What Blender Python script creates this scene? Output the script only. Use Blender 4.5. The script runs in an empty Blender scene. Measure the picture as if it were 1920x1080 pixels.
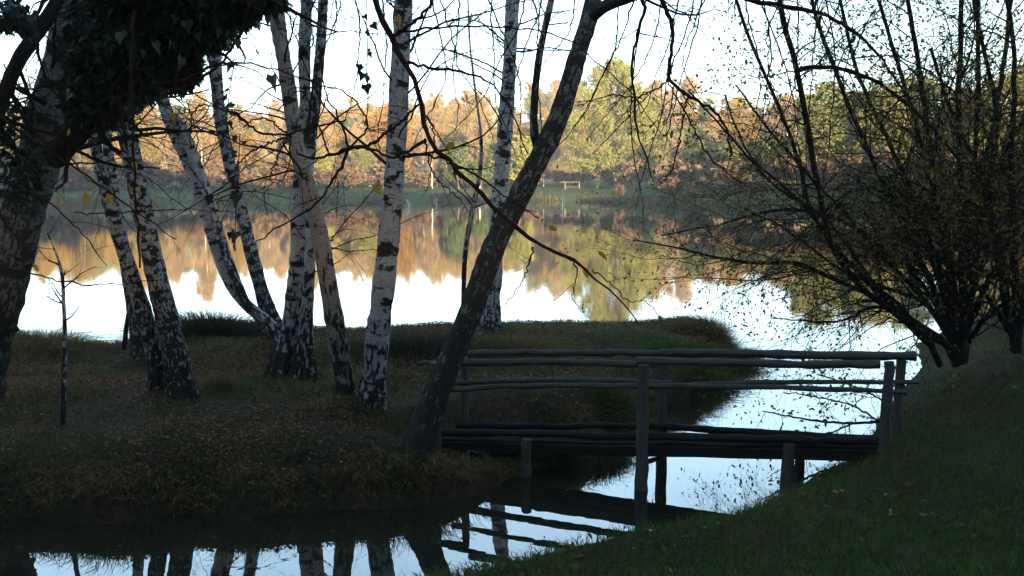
import bpy, math
import numpy as np
from mathutils import Vector, Matrix

# ------------------------------------------------------------------ camera
scene = bpy.context.scene
col = scene.collection
CZ, F, PITCH = 3.5, 1600.0, math.radians(7.12)
cam_d = bpy.data.cameras.new("camera"); cam = bpy.data.objects.new("camera", cam_d); col.objects.link(cam)
cam.location = (0, 0, CZ); cam.rotation_euler = (math.pi/2 - PITCH, 0, 0)
cam_d.lens = 30.0; cam_d.sensor_width = 36.0; cam_d.clip_end = 3000; cam_d.clip_start = 0.05
scene.camera = cam
# ------------------------------------------------------------------ world, sun, exposure
SUN_EL, SUN_AZ = math.radians(7.5), math.radians(160)      # behind the camera, a little to its right
world = bpy.data.worlds.new("World"); scene.world = world; world.use_nodes = True
wn = world.node_tree; bg = wn.nodes["Background"]
sky = wn.nodes.new("ShaderNodeTexSky"); sky.sky_type = 'NISHITA'; sky.sun_disc = False
sky.sun_elevation = SUN_EL; sky.sun_rotation = SUN_AZ; sky.air_density = 1.0; sky.dust_density = 0.6; sky.ozone_density = 2.5
hsv = wn.nodes.new("ShaderNodeHueSaturation"); hsv.inputs['Saturation'].default_value = 0.78; hsv.inputs['Hue'].default_value = 0.485
wn.links.new(sky.outputs[0], hsv.inputs['Color']); wn.links.new(hsv.outputs[0], bg.inputs[0])
bg.inputs[1].default_value = 0.15
sd = bpy.data.lights.new("sun", 'SUN'); sun = bpy.data.objects.new("sun", sd); col.objects.link(sun)
sd.energy = 4.2; sd.angle = math.radians(0.5); sd.color = (1.0, 0.77, 0.47)
SDIR = Vector((math.sin(SUN_AZ)*math.cos(SUN_EL), math.cos(SUN_AZ)*math.cos(SUN_EL), math.sin(SUN_EL)))
sun.rotation_euler = SDIR.to_track_quat('Z', 'Y').to_euler(); sun.location = (20, -20, 40)
vs = scene.view_settings; vs.view_transform = 'Standard'; vs.look = 'None'; vs.gamma = 1; vs.use_curve_mapping = False
vs.exposure = 2.6

HAZE = 0.00065
# ------------------------------------------------------------------ helpers
FW = np.array([0, math.cos(PITCH), -math.sin(PITCH)]); UP = np.array([0, math.sin(PITCH), math.cos(PITCH)])
def ray(px, py):
    return FW + np.array([1, 0, 0])*((px-960)/F) + UP*((540-py)/F)
def P(px, py, Y):
    d = ray(px, py); return np.array([0, 0, CZ]) + d*(Y/d[1])
def PZ(px, py, z=0.0):
    d = ray(px, py); return np.array([0, 0, CZ]) + d*((z-CZ)/d[2])
def rad(wpx, Y): return wpx*Y/F/2
R = np.random.default_rng

def vnoise(x, y, s=1.0, seed=0):
    """smooth value noise, vectorised"""
    x = np.asarray(x)/s; y = np.asarray(y)/s
    xi = np.floor(x).astype(int); yi = np.floor(y).astype(int); fx = x-xi; fy = y-yi
    def h(a, b):
        n = (a*374761393 + b*668265263 + seed*974634777) & 0xffffffff
        n = ((n ^ (n >> 13))*1274126177) & 0xffffffff
        return ((n ^ (n >> 16)) & 0xffff)/65535.0
    u = fx*fx*(3-2*fx); v = fy*fy*(3-2*fy)
    return (h(xi, yi)*(1-u)+h(xi+1, yi)*u)*(1-v) + (h(xi, yi+1)*(1-u)+h(xi+1, yi+1)*u)*v

class MB:
    def __init__(s): s.v = []; s.l = []; s.n = []; s.uv = []; s.m = []; s.k = 0
    def add(s, verts, faces, uv=None, mat=0):
        """verts (N,3); faces (M,k) int; uv (N,2)"""
        verts = np.asarray(verts, float).reshape(-1, 3); faces = np.asarray(faces, int)
        s.v.append(verts); s.l.append((faces+s.k).ravel()); s.n.append(np.full(len(faces), faces.shape[1]))
        s.uv.append(np.zeros((len(verts), 2)) if uv is None else np.asarray(uv, float).reshape(-1, 2))
        s.m.append(np.full(len(faces), mat)); s.k += len(verts); return s
    def build(s, name, mats, parent=None, smooth=True, **props):
        me = bpy.data.meshes.new(name)
        V = np.concatenate(s.v); L = np.concatenate(s.l); N = np.concatenate(s.n); U = np.concatenate(s.uv); M = np.concatenate(s.m)
        me.vertices.add(len(V)); me.vertices.foreach_set("co", V.ravel().astype(np.float32))
        me.loops.add(len(L)); me.loops.foreach_set("vertex_index", L.astype(np.int32))
        me.polygons.add(len(N)); st = np.concatenate([[0], np.cumsum(N)[:-1]])
        me.polygons.foreach_set("loop_start", st.astype(np.int32))
        me.polygons.foreach_set("material_index", M.astype(np.int32))
        me.polygons.foreach_set("use_smooth", np.full(len(N), smooth))
        uvl = me.uv_layers.new(name="UVMap"); uvl.data.foreach_set("uv", U[L].ravel().astype(np.float32))
        for m in (mats if isinstance(mats, (list, tuple)) else [mats]): me.materials.append(m)
        me.update(calc_edges=True); me.validate()
        o = bpy.data.objects.new(name, me); col.objects.link(o)
        if parent: adopt(parent, o)
        for k, v in props.items(): o[k] = v
        return o

def tubes(mb, paths, radii, k=6, mat=0, bumpy=0.0, rng=None, cap=False, lobes=None):
    """paths (m,n,3) radii (m,n) -> closed-side tubes; uv in metres (round, along)"""
    paths = np.asarray(paths, float); radii = np.asarray(radii, float)
    if paths.ndim == 2: paths = paths[None]; radii = radii[None]
    m, n, _ = paths.shape
    t = np.gradient(paths, axis=1); t /= np.linalg.norm(t, axis=2, keepdims=True)+1e-9
    mean = paths[:, -1]-paths[:, 0]; mean /= np.linalg.norm(mean, axis=1, keepdims=True)+1e-9
    ref = np.where(np.abs(mean[:, 2:3]) > .8, np.array([[0, 1.0, 0]]), np.array([[0, 0, 1.0]]))[:, None]
    a = np.cross(t, ref); a /= np.linalg.norm(a, axis=2, keepdims=True)+1e-9
    b = np.cross(t, a)
    ang = np.linspace(0, 2*np.pi, k+1)
    r = radii[:, :, None]*np.ones(k+1)
    if bumpy and rng is not None:
        nz = rng.normal(0, 1, (m, n, k)); nz = (nz + np.roll(nz, 1, 2) + np.roll(nz, -1, 2))/3
        nz = np.concatenate([nz, nz[:, :, :1]], 2); r = r*(1+bumpy*nz)
    if lobes is not None: r = r*(1+lobes[None, :, None]*(.55*np.cos(ang*4+1.1)+.45*np.cos(ang*7+.4)))
    V = paths[:, :, None]+(a[:, :, None]*np.cos(ang)[None, None, :, None]+b[:, :, None]*np.sin(ang)[None, None, :, None])*r[..., None]
    seg = np.linalg.norm(np.diff(paths, axis=1), axis=2); L = np.concatenate([np.zeros((m, 1)), np.cumsum(seg, 1)], 1)
    U = np.zeros((m, n, k+1, 2)); U[..., 0] = ang*np.mean(radii, 1)[:, None, None]; U[..., 1] = L[:, :, None]
    U[..., 0] += np.arange(m)[:, None, None]*1.37+(float(paths[0, 0, 0])*7.3) % 20
    if lobes is not None: U[..., 0] *= .85+.4*((float(paths[0, 0, 0])*3.7) % 1)
    idx = np.arange(m*n*(k+1)).reshape(m, n, k+1)
    f = np.stack([idx[:, :-1, :-1], idx[:, :-1, 1:], idx[:, 1:, 1:], idx[:, 1:, :-1]], -1).reshape(-1, 4)
    mb.add(V, f[:, ::-1], U, mat)
    if cap:
        for i in range(m):
            for j in (0, n-1):
                c = np.concatenate([V[i, j, :k]]); mb.add(c, [list(range(k)) if j == 0 else list(range(k))[::-1]], None, mat)

def resample(pts, n):
    pts = np.asarray(pts, float); d = np.linalg.norm(np.diff(pts[:, :3], axis=0), axis=1); s = np.concatenate([[0], np.cumsum(d)])
    q = np.linspace(0, s[-1], n)
    # Catmull-Rom-like smoothing through dense linear sampling
    out = np.stack([np.interp(q, s, pts[:, i]) for i in range(pts.shape[1])], 1)
    w = max(1, n//(2*len(pts)))
    ker = np.ones(2*w+1)/(2*w+1)
    pad = np.concatenate([out[:1]*(np.arange(w, 0, -1)*0+1)[:, None] + (out[:1]-out[1:2])*np.arange(w, 0, -1)[:, None], out, out[-1:]+(out[-1:]-out[-2:-1])*np.arange(1, w+1)[:, None]])
    return np.stack([np.convolve(pad[:, i], ker, 'valid') for i in range(pts.shape[1])], 1)

WS = .87
def pxpath(pts, Y0, Y1=None, n=24):
    """pts: (px, py, width_px) -> world (n,4) with radius; depth goes from Y0 at the first to Y1 at the last point"""
    Y1 = Y0 if Y1 is None else Y1; out = []
    for i, q in enumerate(pts):
        Y = Y0+(Y1-Y0)*i/max(1, len(pts)-1) if len(q) < 4 else q[3]
        p = P(q[0], q[1], Y); out.append([*p, rad(q[2], Y)])
    return resample(out, n)*np.array([1, 1, 1, WS])

def grow(rng, paths, radii, count, length, spread=50, up=0.0, wig=.12, npts=6, t0=.2, t1=1.0, rr=.45, taper=.25, lvar=.5):
    """children of every parent path; length absolute (m) scaled down toward the tip"""
    m, n, _ = paths.shape
    M = m*count; pi = np.repeat(np.arange(m), count); t = rng.uniform(t0, t1, M)*(n-1.001)
    i = t.astype(int); f = (t-i)[:, None]
    s = paths[pi, i]*(1-f)+paths[pi, i+1]*f; tan = paths[pi, i+1]-paths[pi, i]; tan /= np.linalg.norm(tan, axis=1, keepdims=True)+1e-9
    pr = radii[pi, i]*(1-f[:, 0])+radii[pi, i+1]*f[:, 0]
    q = rng.normal(0, 1, (M, 3)); q -= (q*tan).sum(1, keepdims=True)*tan; q /= np.linalg.norm(q, axis=1, keepdims=True)+1e-9
    a = np.radians(spread)*rng.uniform(.6, 1.3, M)[:, None]
    d = tan*np.cos(a)+q*np.sin(a)
    L = length*rng.uniform(1-lvar, 1+lvar, M)*(1-.5*t/(n-1))
    step = (L/(npts-1))[:, None]; out = [s]
    for j in range(npts-1):
        d = d+rng.normal(0, wig, (M, 3))+np.array([0, 0, up])/(npts-1); d /= np.linalg.norm(d, axis=1, keepdims=True)
        out.append(out[-1]+d*step)
    out = np.stack(out, 1)
    r0 = np.minimum(pr*rr*rng.uniform(.7, 1.1, M)+.0004, pr*.9)
    rad_ = r0[:, None]*np.linspace(1, taper, npts)[None]
    return out, rad_

LEAF = np.array([[0, 0, 0], [.32, -.38, .05], [.26, 0, -.04], [.32, .38, .05], [1, 0, 0]])
LEAF = np.array([[0, 0, 0], [.3, -.26, .06], [.7, -.2, .06], [1, 0, 0], [.7, .2, .06], [.3, .26, .06]])
IVY = np.array([[0, 0, 0], [-.15, -.35, .05], [.2, -.5, .08], [.45, -.25, 0], [1, 0, -.05], [.45, .25, 0], [.2, .5, .08], [-.15, .35, .05]])
CARD = np.array([[0, -.5, 0], [1, -.4, 0], [1, .4, 0], [0, .5, 0]])
THIN = np.array([[0, -.09, 0], [1, -.03, 0], [1, .03, 0], [0, .09, 0]])
def leaves(mb, pos, size, rng, tmpl=LEAF, mat=0, dirs=None, droop=0.0, var=.4):
    pos = np.asarray(pos); M = len(pos); k = len(tmpl)
    d = rng.normal(0, 1, (M, 3)) if dirs is None else dirs+rng.normal(0, .35, (M, 3))
    d[:, 2] -= droop; d /= np.linalg.norm(d, axis=1, keepdims=True)+1e-9
    q = rng.normal(0, 1, (M, 3)); q -= (q*d).sum(1, keepdims=True)*d; q /= np.linalg.norm(q, axis=1, keepdims=True)+1e-9
    w = np.cross(d, q); s = (size*rng.uniform(1-var, 1+var, M))[:, None, None]
    T = tmpl[None]
    V = pos[:, None]+(d[:, None]*T[..., 0:1]+q[:, None]*T[..., 1:2]+w[:, None]*T[..., 2:3])*s
    mb.add(V, np.arange(M*k).reshape(M, k), np.tile(tmpl[:, :2], (M, 1)), mat)

def along(rng, paths, per, t0=.2):
    m, n, _ = paths.shape; pi = np.repeat(np.arange(m), per); t = rng.uniform(t0, 1, len(pi))*(n-1.001); i = t.astype(int); f = (t-i)[:, None]
    p = paths[pi, i]*(1-f)+paths[pi, i+1]*f; d = paths[pi, i+1]-paths[pi, i]; d /= np.linalg.norm(d, axis=1, keepdims=True)+1e-9
    return p, d

def empty(name, loc, label, cat, group=None):
    o = bpy.data.objects.new(name, None); col.objects.link(o); o.location = loc; o.empty_display_size = .2
    o['label'] = label; o['category'] = cat
    if group: o['group'] = group
    return o
def adopt(root, o):
    """parent o (built in world coordinates) to root, keeping it where it is (root carries no rotation or scale)"""
    o.data.transform(Matrix.Translation(-Vector(root.location)))
    o.parent = root
    return o

# ------------------------------------------------------------------ materials
def mat(name, base=(.5, .5, .5), rough=.8, spec=.2):
    m = bpy.data.materials.new(name); m.use_nodes = True; nt = m.node_tree; b = nt.nodes["Principled BSDF"]
    b.inputs['Base Color'].default_value = (*base, 1); b.inputs['Roughness'].default_value = rough
    b.inputs['Specular IOR Level'].default_value = spec
    return m, nt, b
def N(nt, t, **kw):
    n = nt.nodes.new(t)
    for k, v in kw.items():
        if k in n.inputs.keys(): n.inputs[k].default_value = v
        else: setattr(n, k, v)
    return n
def ramp(nt, fac, stops, interp='LINEAR'):
    r = nt.nodes.new("ShaderNodeValToRGB"); r.color_ramp.interpolation = interp; e = r.color_ramp.elements
    while len(e) < len(stops): e.new(.5)
    for x, (p, c) in zip(e, stops): x.position = p; x.color = (*c, 1)
    nt.links.new(fac, r.inputs[0]); return r.outputs[0]
def mixc(nt, f, a, b):
    m = nt.nodes.new("ShaderNodeMix"); m.data_type = 'RGBA'
    for s, v in ((0, f), (6, a), (7, b)):
        if isinstance(v, (int, float)): m.inputs[s].default_value = v
        elif isinstance(v, tuple): m.inputs[s].default_value = (*v, 1)
        else: nt.links.new(v, m.inputs[s])
    return m.outputs[2]
def bump(nt, b, h, strength, dist=.01):
    bp = N(nt, "ShaderNodeBump", Strength=strength, Distance=dist); nt.links.new(h, bp.inputs['Height']); nt.links.new(bp.outputs[0], b.inputs['Normal'])
def math_(nt, op, a, b=None, clamp=False):
    m = nt.nodes.new("ShaderNodeMath"); m.operation = op; m.use_clamp = clamp
    for i, v in ((0, a), (1, b)):
        if v is None: continue
        if isinstance(v, (int, float)): m.inputs[i].default_value = v
        else: nt.links.new(v, m.inputs[i])
    return m.outputs[0]

def bark(name, white=(.35, .37, .38), dark=(.011, .010, .010), base_len=2.2, dark_bias=0.0, tint=None, base_amt=1.0, msc=1.0):
    """birch bark: white skin, short dark lenticels round the stem, black scars, fissured dark foot of the stem"""
    m, nt, b = mat(name, rough=.85, spec=.04); uv = nt.nodes.new("ShaderNodeUVMap")
    def noise(sx, sy, det=3, w=0.0):
        mp = N(nt, "ShaderNodeMapping"); mp.inputs['Scale'].default_value = (sx, sy, 1); mp.inputs['Location'].default_value = (w, w*.7, 0)
        nt.links.new(uv.outputs[0], mp.inputs[0]); n = N(nt, "ShaderNodeTexNoise", Scale=1.0, Detail=det, Roughness=.6); nt.links.new(mp.outputs[0], n.inputs[0]); return n.outputs[0]
    big = noise(3.4*msc, 6.0*msc, 7, 3.1); lent = noise(6, 75, 4, 7.7); fis = noise(24*msc, 6.5*msc, 6, 1.3); fine = noise(70, 110, 4)
    sep = nt.nodes.new("ShaderNodeSeparateXYZ"); nt.links.new(uv.outputs[0], sep.inputs[0])
    foot = math_(nt, 'SUBTRACT', 1.0, math_(nt, 'DIVIDE', sep.outputs[1], base_len), True)
    foot = math_(nt, 'MULTIPLY', foot, base_amt)
    # scars
    s1 = ramp(nt, math_(nt, 'ADD', big, dark_bias), [(.55, (0, 0, 0)), (.585, (1, 1, 1))])
    s2 = ramp(nt, lent, [(.57, (0, 0, 0)), (.62, (1, 1, 1))])
    s3 = ramp(nt, math_(nt, 'ADD', fis, math_(nt, 'MULTIPLY', math_(nt, 'SUBTRACT', foot, .40), .22)), [(.50, (0, 0, 0)), (.545, (1, 1, 1))])
    tot = math_(nt, 'MAXIMUM', math_(nt, 'MAXIMUM', s1, math_(nt, 'MULTIPLY', s2, .75)), s3, True)
    w2 = tuple(c*.72 for c in white); wc = mixc(nt, noise(5, 3, 3, 9), white, tint or w2)
    wc = mixc(nt, ramp(nt, fine, [(.35, (0, 0, 0)), (.65, (.8, .8, .8))]), wc, tuple(c*.55 for c in white))
    dk = mixc(nt, fine, dark, tuple(c*2.4 for c in dark))
    c = mixc(nt, tot, wc, dk); nt.links.new(c, b.inputs['Base Color'])
    h = math_(nt, 'ADD', math_(nt, 'MULTIPLY', tot, -.8), math_(nt, 'MULTIPLY', fine, .4)); bump(nt, b, h, .9, .012)
    return m
def plainbark(name, c1, c2, scale=30, st=(1, 1, .25), bs=.6):
    m, nt, b = mat(name, rough=.9, spec=.03); uv = nt.nodes.new("ShaderNodeUVMap")
    mp = N(nt, "ShaderNodeMapping"); mp.inputs['Scale'].default_value = (scale, scale*.22, 1); nt.links.new(uv.outputs[0], mp.inputs[0])
    n = N(nt, "ShaderNodeTexNoise", Scale=1.0, Detail=5.0, Roughness=.65); nt.links.new(mp.outputs[0], n.inputs[0])
    nt.links.new(ramp(nt, n.outputs[0], [(.3, c1), (.7, c2)]), b.inputs['Base Color']); bump(nt, b, n.outputs[0], bs, .01)
    return m
def leafmat(name, cols, trans=.35, rough=.7, spec=.06):
    """cols: list of colours picked per leaf"""
    m, nt, b = mat(name, rough=rough, spec=spec); g = nt.nodes.new("ShaderNodeNewGeometry")
    stops = [((i+.5)/len(cols), c) for i, c in enumerate(cols)]
    c = ramp(nt, g.outputs['Random Per Island'], stops); nt.links.new(c, b.inputs['Base Color'])
    if trans:
        t = nt.nodes.new("ShaderNodeBsdfTranslucent"); nt.links.new(c, t.inputs[0]); mx = nt.nodes.new("ShaderNodeMixShader"); mx.inputs[0].default_value = trans
        nt.links.new(b.outputs[0], mx.inputs[1]); nt.links.new(t.outputs[0], mx.inputs[2]); nt.links.new(mx.outputs[0], nt.nodes["Material Output"].inputs[0])
    return m
def objleafmat(name, ramp_cols, trans=.4):
    """far crowns: colour drifts from tree to tree (object random) and leaf to leaf"""
    m, nt, b = mat(name, rough=.8, spec=.05); g = nt.nodes.new("ShaderNodeNewGeometry"); oi = nt.nodes.new("ShaderNodeObjectInfo")
    f = math_(nt, 'ADD', math_(nt, 'MULTIPLY', oi.outputs['Random'], .75), math_(nt, 'MULTIPLY', g.outputs['Random Per Island'], .25))
    c = ramp(nt, f, [(i/(len(ramp_cols)-1), k) for i, k in enumerate(ramp_cols)]); nt.links.new(c, b.inputs['Base Color'])
    t = nt.nodes.new("ShaderNodeBsdfTranslucent"); nt.links.new(c, t.inputs[0]); mx = nt.nodes.new("ShaderNodeMixShader"); mx.inputs[0].default_value = trans
    nt.links.new(b.outputs[0], mx.inputs[1]); nt.links.new(t.outputs[0], mx.inputs[2]); nt.links.new(mx.outputs[0], nt.nodes["Material Output"].inputs[0])
    return m

M_birch = bark("birch_bark", dark_bias=.015); M_birch_dark = bark("birch_bark_dark", dark_bias=.05, base_len=3.0, msc=1.5, white=(.33, .35, .36))
M_birch_tan = bark("birch_bark_tan", white=(.25, .22, .19), tint=(.22, .205, .19), base_len=3.0, dark_bias=-.01, msc=.8)
M_lean = bark("birch_bark_leaning", white=(.15, .16, .15), dark_bias=.05, base_len=9, base_amt=1.1, dark=(.013, .013, .012))
M_old = bark("birch_bark_old", white=(.13, .15, .155), dark_bias=.05, base_len=5, dark=(.012, .012, .012))
M_twig = plainbark("twig_bark", (.007, .006, .006), (.02, .016, .014))
M_twig_red = plainbark("twig_bark_red", (.010, .006, .005), (.030, .015, .011))
M_root = plainbark('root_bark', (.010, .009, .008), (.04, .034, .028), 25)
M_shrub = plainbark("shrub_bark", (.007, .008, .007), (.022, .024, .02))
M_ivy = leafmat("ivy_leaf", [(.004, .012, .007), (.007, .02, .011), (.005, .015, .009), (.01, .026, .012)], .15, .55, .2)
M_shrubleaf = leafmat("shrub_leaf", [(.05, .065, .018), (.09, .10, .022), (.16, .13, .022), (.12, .065, .018)], .6)
M_yleaf = leafmat("yellow_leaf", [(.25, .18, .02), (.12, .12, .02), (.3, .16, .02), (.06, .09, .02)], .5)
M_brownleaf = leafmat("brown_leaf", [(.13, .062, .032), (.06, .036, .024), (.18, .09, .04), (.09, .045, .028), (.15, .085, .05), (.24, .14, .07)], .1, .7)
M_grass = leafmat("grass_blade", [(.03, .08, .016), (.05, .10, .02), (.032, .065, .016), (.085, .09, .026)], .25, .8)
M_dry = leafmat("dry_grass", [(.15, .095, .04), (.075, .06, .025), (.22, .14, .06), (.05, .052, .02)], .25, .7)
M_rush = leafmat("rush_blade", [(.012, .02, .011), (.02, .03, .018), (.034, .032, .018)], .2)

def groundmat():
    m, nt, b = mat("bank_soil", rough=.95, spec=.05); tc = nt.nodes.new("ShaderNodeTexCoord")
    n1 = N(nt, "ShaderNodeTexNoise", Scale=.9, Detail=5.0); n2 = N(nt, "ShaderNodeTexNoise", Scale=14.0, Detail=6.0, Roughness=.7)
    for n in (n1, n2): nt.links.new(tc.outputs['Object'], n.inputs[0])
    a = ramp(nt, n1.outputs[0], [(.35, (.055, .032, .02)), (.5, (.03, .03, .012)), (.68, (.065, .04, .024))])
    c = mixc(nt, ramp(nt, n2.outputs[0], [(.42, (0, 0, 0)), (.65, (1, 1, 1))]), a, (.012, .011, .008)); nt.links.new(c, b.inputs['Base Color'])
    bump(nt, b, n2.outputs[0], 1.0, .05); return m
M_ground = groundmat()

# ------------------------------------------------------------------ the ground on this side of the pond
def poly_sd(x, y, poly):
    """signed distance, positive inside"""
    sh = x.shape; x = x.ravel(); y = y.ravel(); d = np.full(x.shape, 1e9); ins = np.zeros(x.shape, bool); n = len(poly)
    for i in range(n):
        ax, ay = poly[i]; bx, by = poly[(i+1) % n]; ex, ey = bx-ax, by-ay
        t = np.clip(((x-ax)*ex+(y-ay)*ey)/(ex*ex+ey*ey+1e-12), 0, 1); d = np.minimum(d, np.hypot(x-ax-t*ex, y-ay-t*ey))
        c = (ay > y) != (by > y); ins ^= c & (x < ex*(y-ay)/(ey+1e-12*(ey == 0))+ax)
    return np.where(ins, d, -d).reshape(sh)
near_edge = [(-520, 1000), (-200, 985), (0, 972), (200, 976), (420, 970), (620, 962), (740, 950), (850, 936), (950, 908), (1050, 872), (1120, 846), (1190, 802), (1215, 770), (1290, 742), (1335, 726), (1360, 706), (1370, 682)]
PEN = [tuple(PZ(x, y)[:2]) for x, y in near_edge]
far_sil = [(1356, 614), (1325, 612), (1290, 612), (1180, 612), (1060, 604), (940, 606), (840, 618), (700, 620), (600, 620), (450, 612), (340, 612), (200, 650), (60, 655), (0, 650), (-300, 640)]
PEN += [(PZ(x, y, .5)[0], PZ(x, y, .5)[1]+.45) for x, y in far_sil]
PEN += [(-16, 17.5), (-16, 9.5)]
right_edge = [(700, 1160), (960, 1098), (1200, 1034), (1330, 994), (1430, 956), (1500, 922), (1580, 868), (1640, 800), (1680, 745), (1735, 690)]
RB = [tuple(PZ(x, y)[:2]) for x, y in right_edge]
RB += [(8.6, 18), (11, 20), (15, 22), (24, 25), (24, -6), (-12, -6), (-9, 4.5), (-5, 5.8)]
MOUNDS = [tuple(P(px, py, Y)[:2]) for px, py, Y in ((318, 722, 11.2), (262, 640, 13.6), (550, 660, 12.6), (655, 780, 10.7), (696, 785, 10.6), (918, 622, 15.6), (510, 620, 14.3))]
def hz(x, y):
    x = np.asarray(x, float); y = np.asarray(y, float)
    wob = (vnoise(x, y, .7, 1)-.5)*.28+(vnoise(x, y, .25, 2)-.5)*.12
    s = poly_sd(x, y, PEN)+wob
    a = np.where(s < 0, s*.9, .62*(1-np.exp(-s/.2)))
    a = a+np.where(s > .2, (vnoise(x, y, 1.6, 3)-.45)*.22+(vnoise(x, y, .45, 4)-.5)*.07, 0)*np.clip((s-.2)/.5, 0, 1)
    a = np.where(a > 0, a*(1-.72*np.exp(-(((x+.35)/1.15)**2+((y-10.1)/.75)**2)**1.5)), a)
    for bx, by in MOUNDS: a = a+.13*np.exp(-((x-bx)**2+(y-by)**2)/.16)*(a > .1)
    s2 = poly_sd(x, y, RB)+wob*.6
    b = np.where(s2 < 0, s2*.9, np.where(s2 < 1.1, .68*s2, .748+(s2-1.1)*.21))
    b = np.minimum(b, 2.15)+np.where(s2 > .1, (vnoise(x, y, 1.1, 5)-.5)*.16+(vnoise(x, y, .3, 6)-.5)*.05, 0)*np.clip(s2, 0, 1)
    return np.maximum(np.maximum(a, b), -.6)
gx = np.arange(-17, 24.01, .085); gy = np.arange(-5.5, 25.01, .085); GX, GY = np.meshgrid(gx, gy); GZ = hz(GX, GY)
def grid(name, X, Y, Z, m, **props):
    h, w = X.shape; idx = np.arange(h*w).reshape(h, w); f = np.stack([idx[:-1, :-1], idx[:-1, 1:], idx[1:, 1:], idx[1:, :-1]], -1).reshape(-1, 4)
    return MB().add(np.stack([X, Y, Z], -1), f, np.stack([X, Y], -1)).build(name, m, **props)
grid("ground", GX, GY, GZ, M_ground, kind='structure')

# water: dark brown-green pond, mirror-like, with faint long ripples
def watermat():
    m = bpy.data.materials.new("pond_water"); m.use_nodes = True; nt = m.node_tree; nt.nodes.remove(nt.nodes["Principled BSDF"])
    tc = nt.nodes.new("ShaderNodeTexCoord"); mp = N(nt, "ShaderNodeMapping"); mp.inputs['Scale'].default_value = (.55, 1.0, 1)
    nt.links.new(tc.outputs['Object'], mp.inputs[0]); n = N(nt, "ShaderNodeTexNoise", Scale=5.0, Detail=2.0, Roughness=.5); nt.links.new(mp.outputs[0], n.inputs[0])
    n2 = N(nt, "ShaderNodeTexNoise", Scale=.06, Detail=2.0); nt.links.new(tc.outputs['Object'], n2.inputs[0])
    bp = N(nt, "ShaderNodeBump", Strength=.1, Distance=.01); nt.links.new(n.outputs[0], bp.inputs['Height'])
    nt.links.new(ramp(nt, n2.outputs[0], [(.35, (.05,)*3), (.65, (.13,)*3)]), bp.inputs['Strength'])
    df = N(nt, "ShaderNodeBsdfDiffuse"); df.inputs[0].default_value = (.012, .014, .009, 1)
    gl = N(nt, "ShaderNodeBsdfGlossy"); gl.inputs['Roughness'].default_value = .012; gl.inputs[0].default_value = (.97, .97, .97, 1); nt.links.new(bp.outputs[0], gl.inputs['Normal'])
    fr = N(nt, "ShaderNodeFresnel"); fr.inputs['IOR'].default_value = 1.333; nt.links.new(bp.outputs[0], fr.inputs['Normal'])
    mx = nt.nodes.new("ShaderNodeMixShader"); nt.links.new(math_(nt, 'POWER', fr.outputs[0], .5), mx.inputs[0]); nt.links.new(df.outputs[0], mx.inputs[1]); nt.links.new(gl.outputs[0], mx.inputs[2])
    nt.links.new(mx.outputs[0], nt.nodes["Material Output"].inputs[0]); return m
wx, wy = np.meshgrid(np.linspace(-420, 420, 8), np.linspace(-30, 260, 8)); grid("water", wx, wy, wx*0, watermat(), kind='structure')

# ------------------------------------------------------------------ far shore and the wooded hill behind it
SH = [(-400, 392), (0, 386), (300, 380), (700, 379), (960, 376), (1150, 377), (1230, 382), (1300, 388), (1400, 394), (1550, 400), (1900, 408), (2400, 420)]
SHW = np.array([PZ(x, y)[:2] for x, y in SH]); SHW = SHW[np.argsort(SHW[:, 0])]
SHX = np.concatenate([[-400], SHW[:, 0], [400]]); SHY = np.concatenate([[110], SHW[:, 1], [60]])
q_ = np.arange(-400, 401, 2.0); w_ = np.interp(q_, SHX, SHY); kn = np.exp(-(np.arange(-14, 15)/6.5)**2); kn /= kn.sum(); SHX, SHY = q_, np.convolve(np.pad(w_, 14, mode='edge'), kn, 'valid')
def fz(x, y):
    x = np.asarray(x, float); y = np.asarray(y, float); s = y-np.interp(x, SHX, SHY)+(vnoise(x, y, 6, 11)-.5)*3
    z = np.where(s < 0, s*.3, np.where(s < 2, .35*s, .7+(s-2)*.07)); z = np.minimum(z, 2.3+0*z)
    h = np.clip((np.minimum(s, y-142)-26)/185, 0, 1); h = h*h*(3-2*h)
    hill = 22+4*np.sin(x/62+.6)+3*np.sin(x/27)
    return np.maximum(z+h*hill+(vnoise(x, y, 30, 12)-.5)*5*h+np.where(s > 3, (vnoise(x, y, 4, 13)-.5)*.3, 0), -1.5)
fx, fy = np.meshgrid(np.arange(-330, 331, 3.0), np.arange(70, 470, 3.0))
def farmat():
    m, nt, b = mat("far_bank_turf", rough=.95, spec=.03); tc = nt.nodes.new("ShaderNodeTexCoord"); sep = nt.nodes.new("ShaderNodeSeparateXYZ"); nt.links.new(tc.outputs['Object'], sep.inputs[0])
    n = N(nt, "ShaderNodeTexNoise", Scale=.12, Detail=6.0, Roughness=.65); nt.links.new(tc.outputs['Object'], n.inputs[0])
    g = ramp(nt, n.outputs[0], [(.35, (.055, .07, .03)), (.6, (.08, .09, .04)), (.75, (.12, .10, .05))])
    s = ramp(nt, n.outputs[0], [(.3, (.20, .13, .06)), (.55, (.30, .20, .08)), (.7, (.20, .18, .07))])
    hh = math_(nt, 'ADD', sep.outputs[2], math_(nt, 'MULTIPLY', n.outputs[0], 2.0)); c = mixc(nt, ramp(nt, math_(nt, 'DIVIDE', hh, 10.0), [(.36, (0, 0, 0)), (.44, (1, 1, 1))]), g, s)
    c = mixc(nt, ramp(nt, math_(nt, 'DIVIDE', hh, 10.0), [(.08, (1, 1, 1)), (.12, (0, 0, 0))]), c, (.10, .065, .035))
    nt.links.new(c, b.inputs['Base Color']); bump(nt, b, n.outputs[0], .8, .5); return m
grid("far_bank", fx, fy, fz(fx, fy), farmat(), kind='structure')
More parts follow.
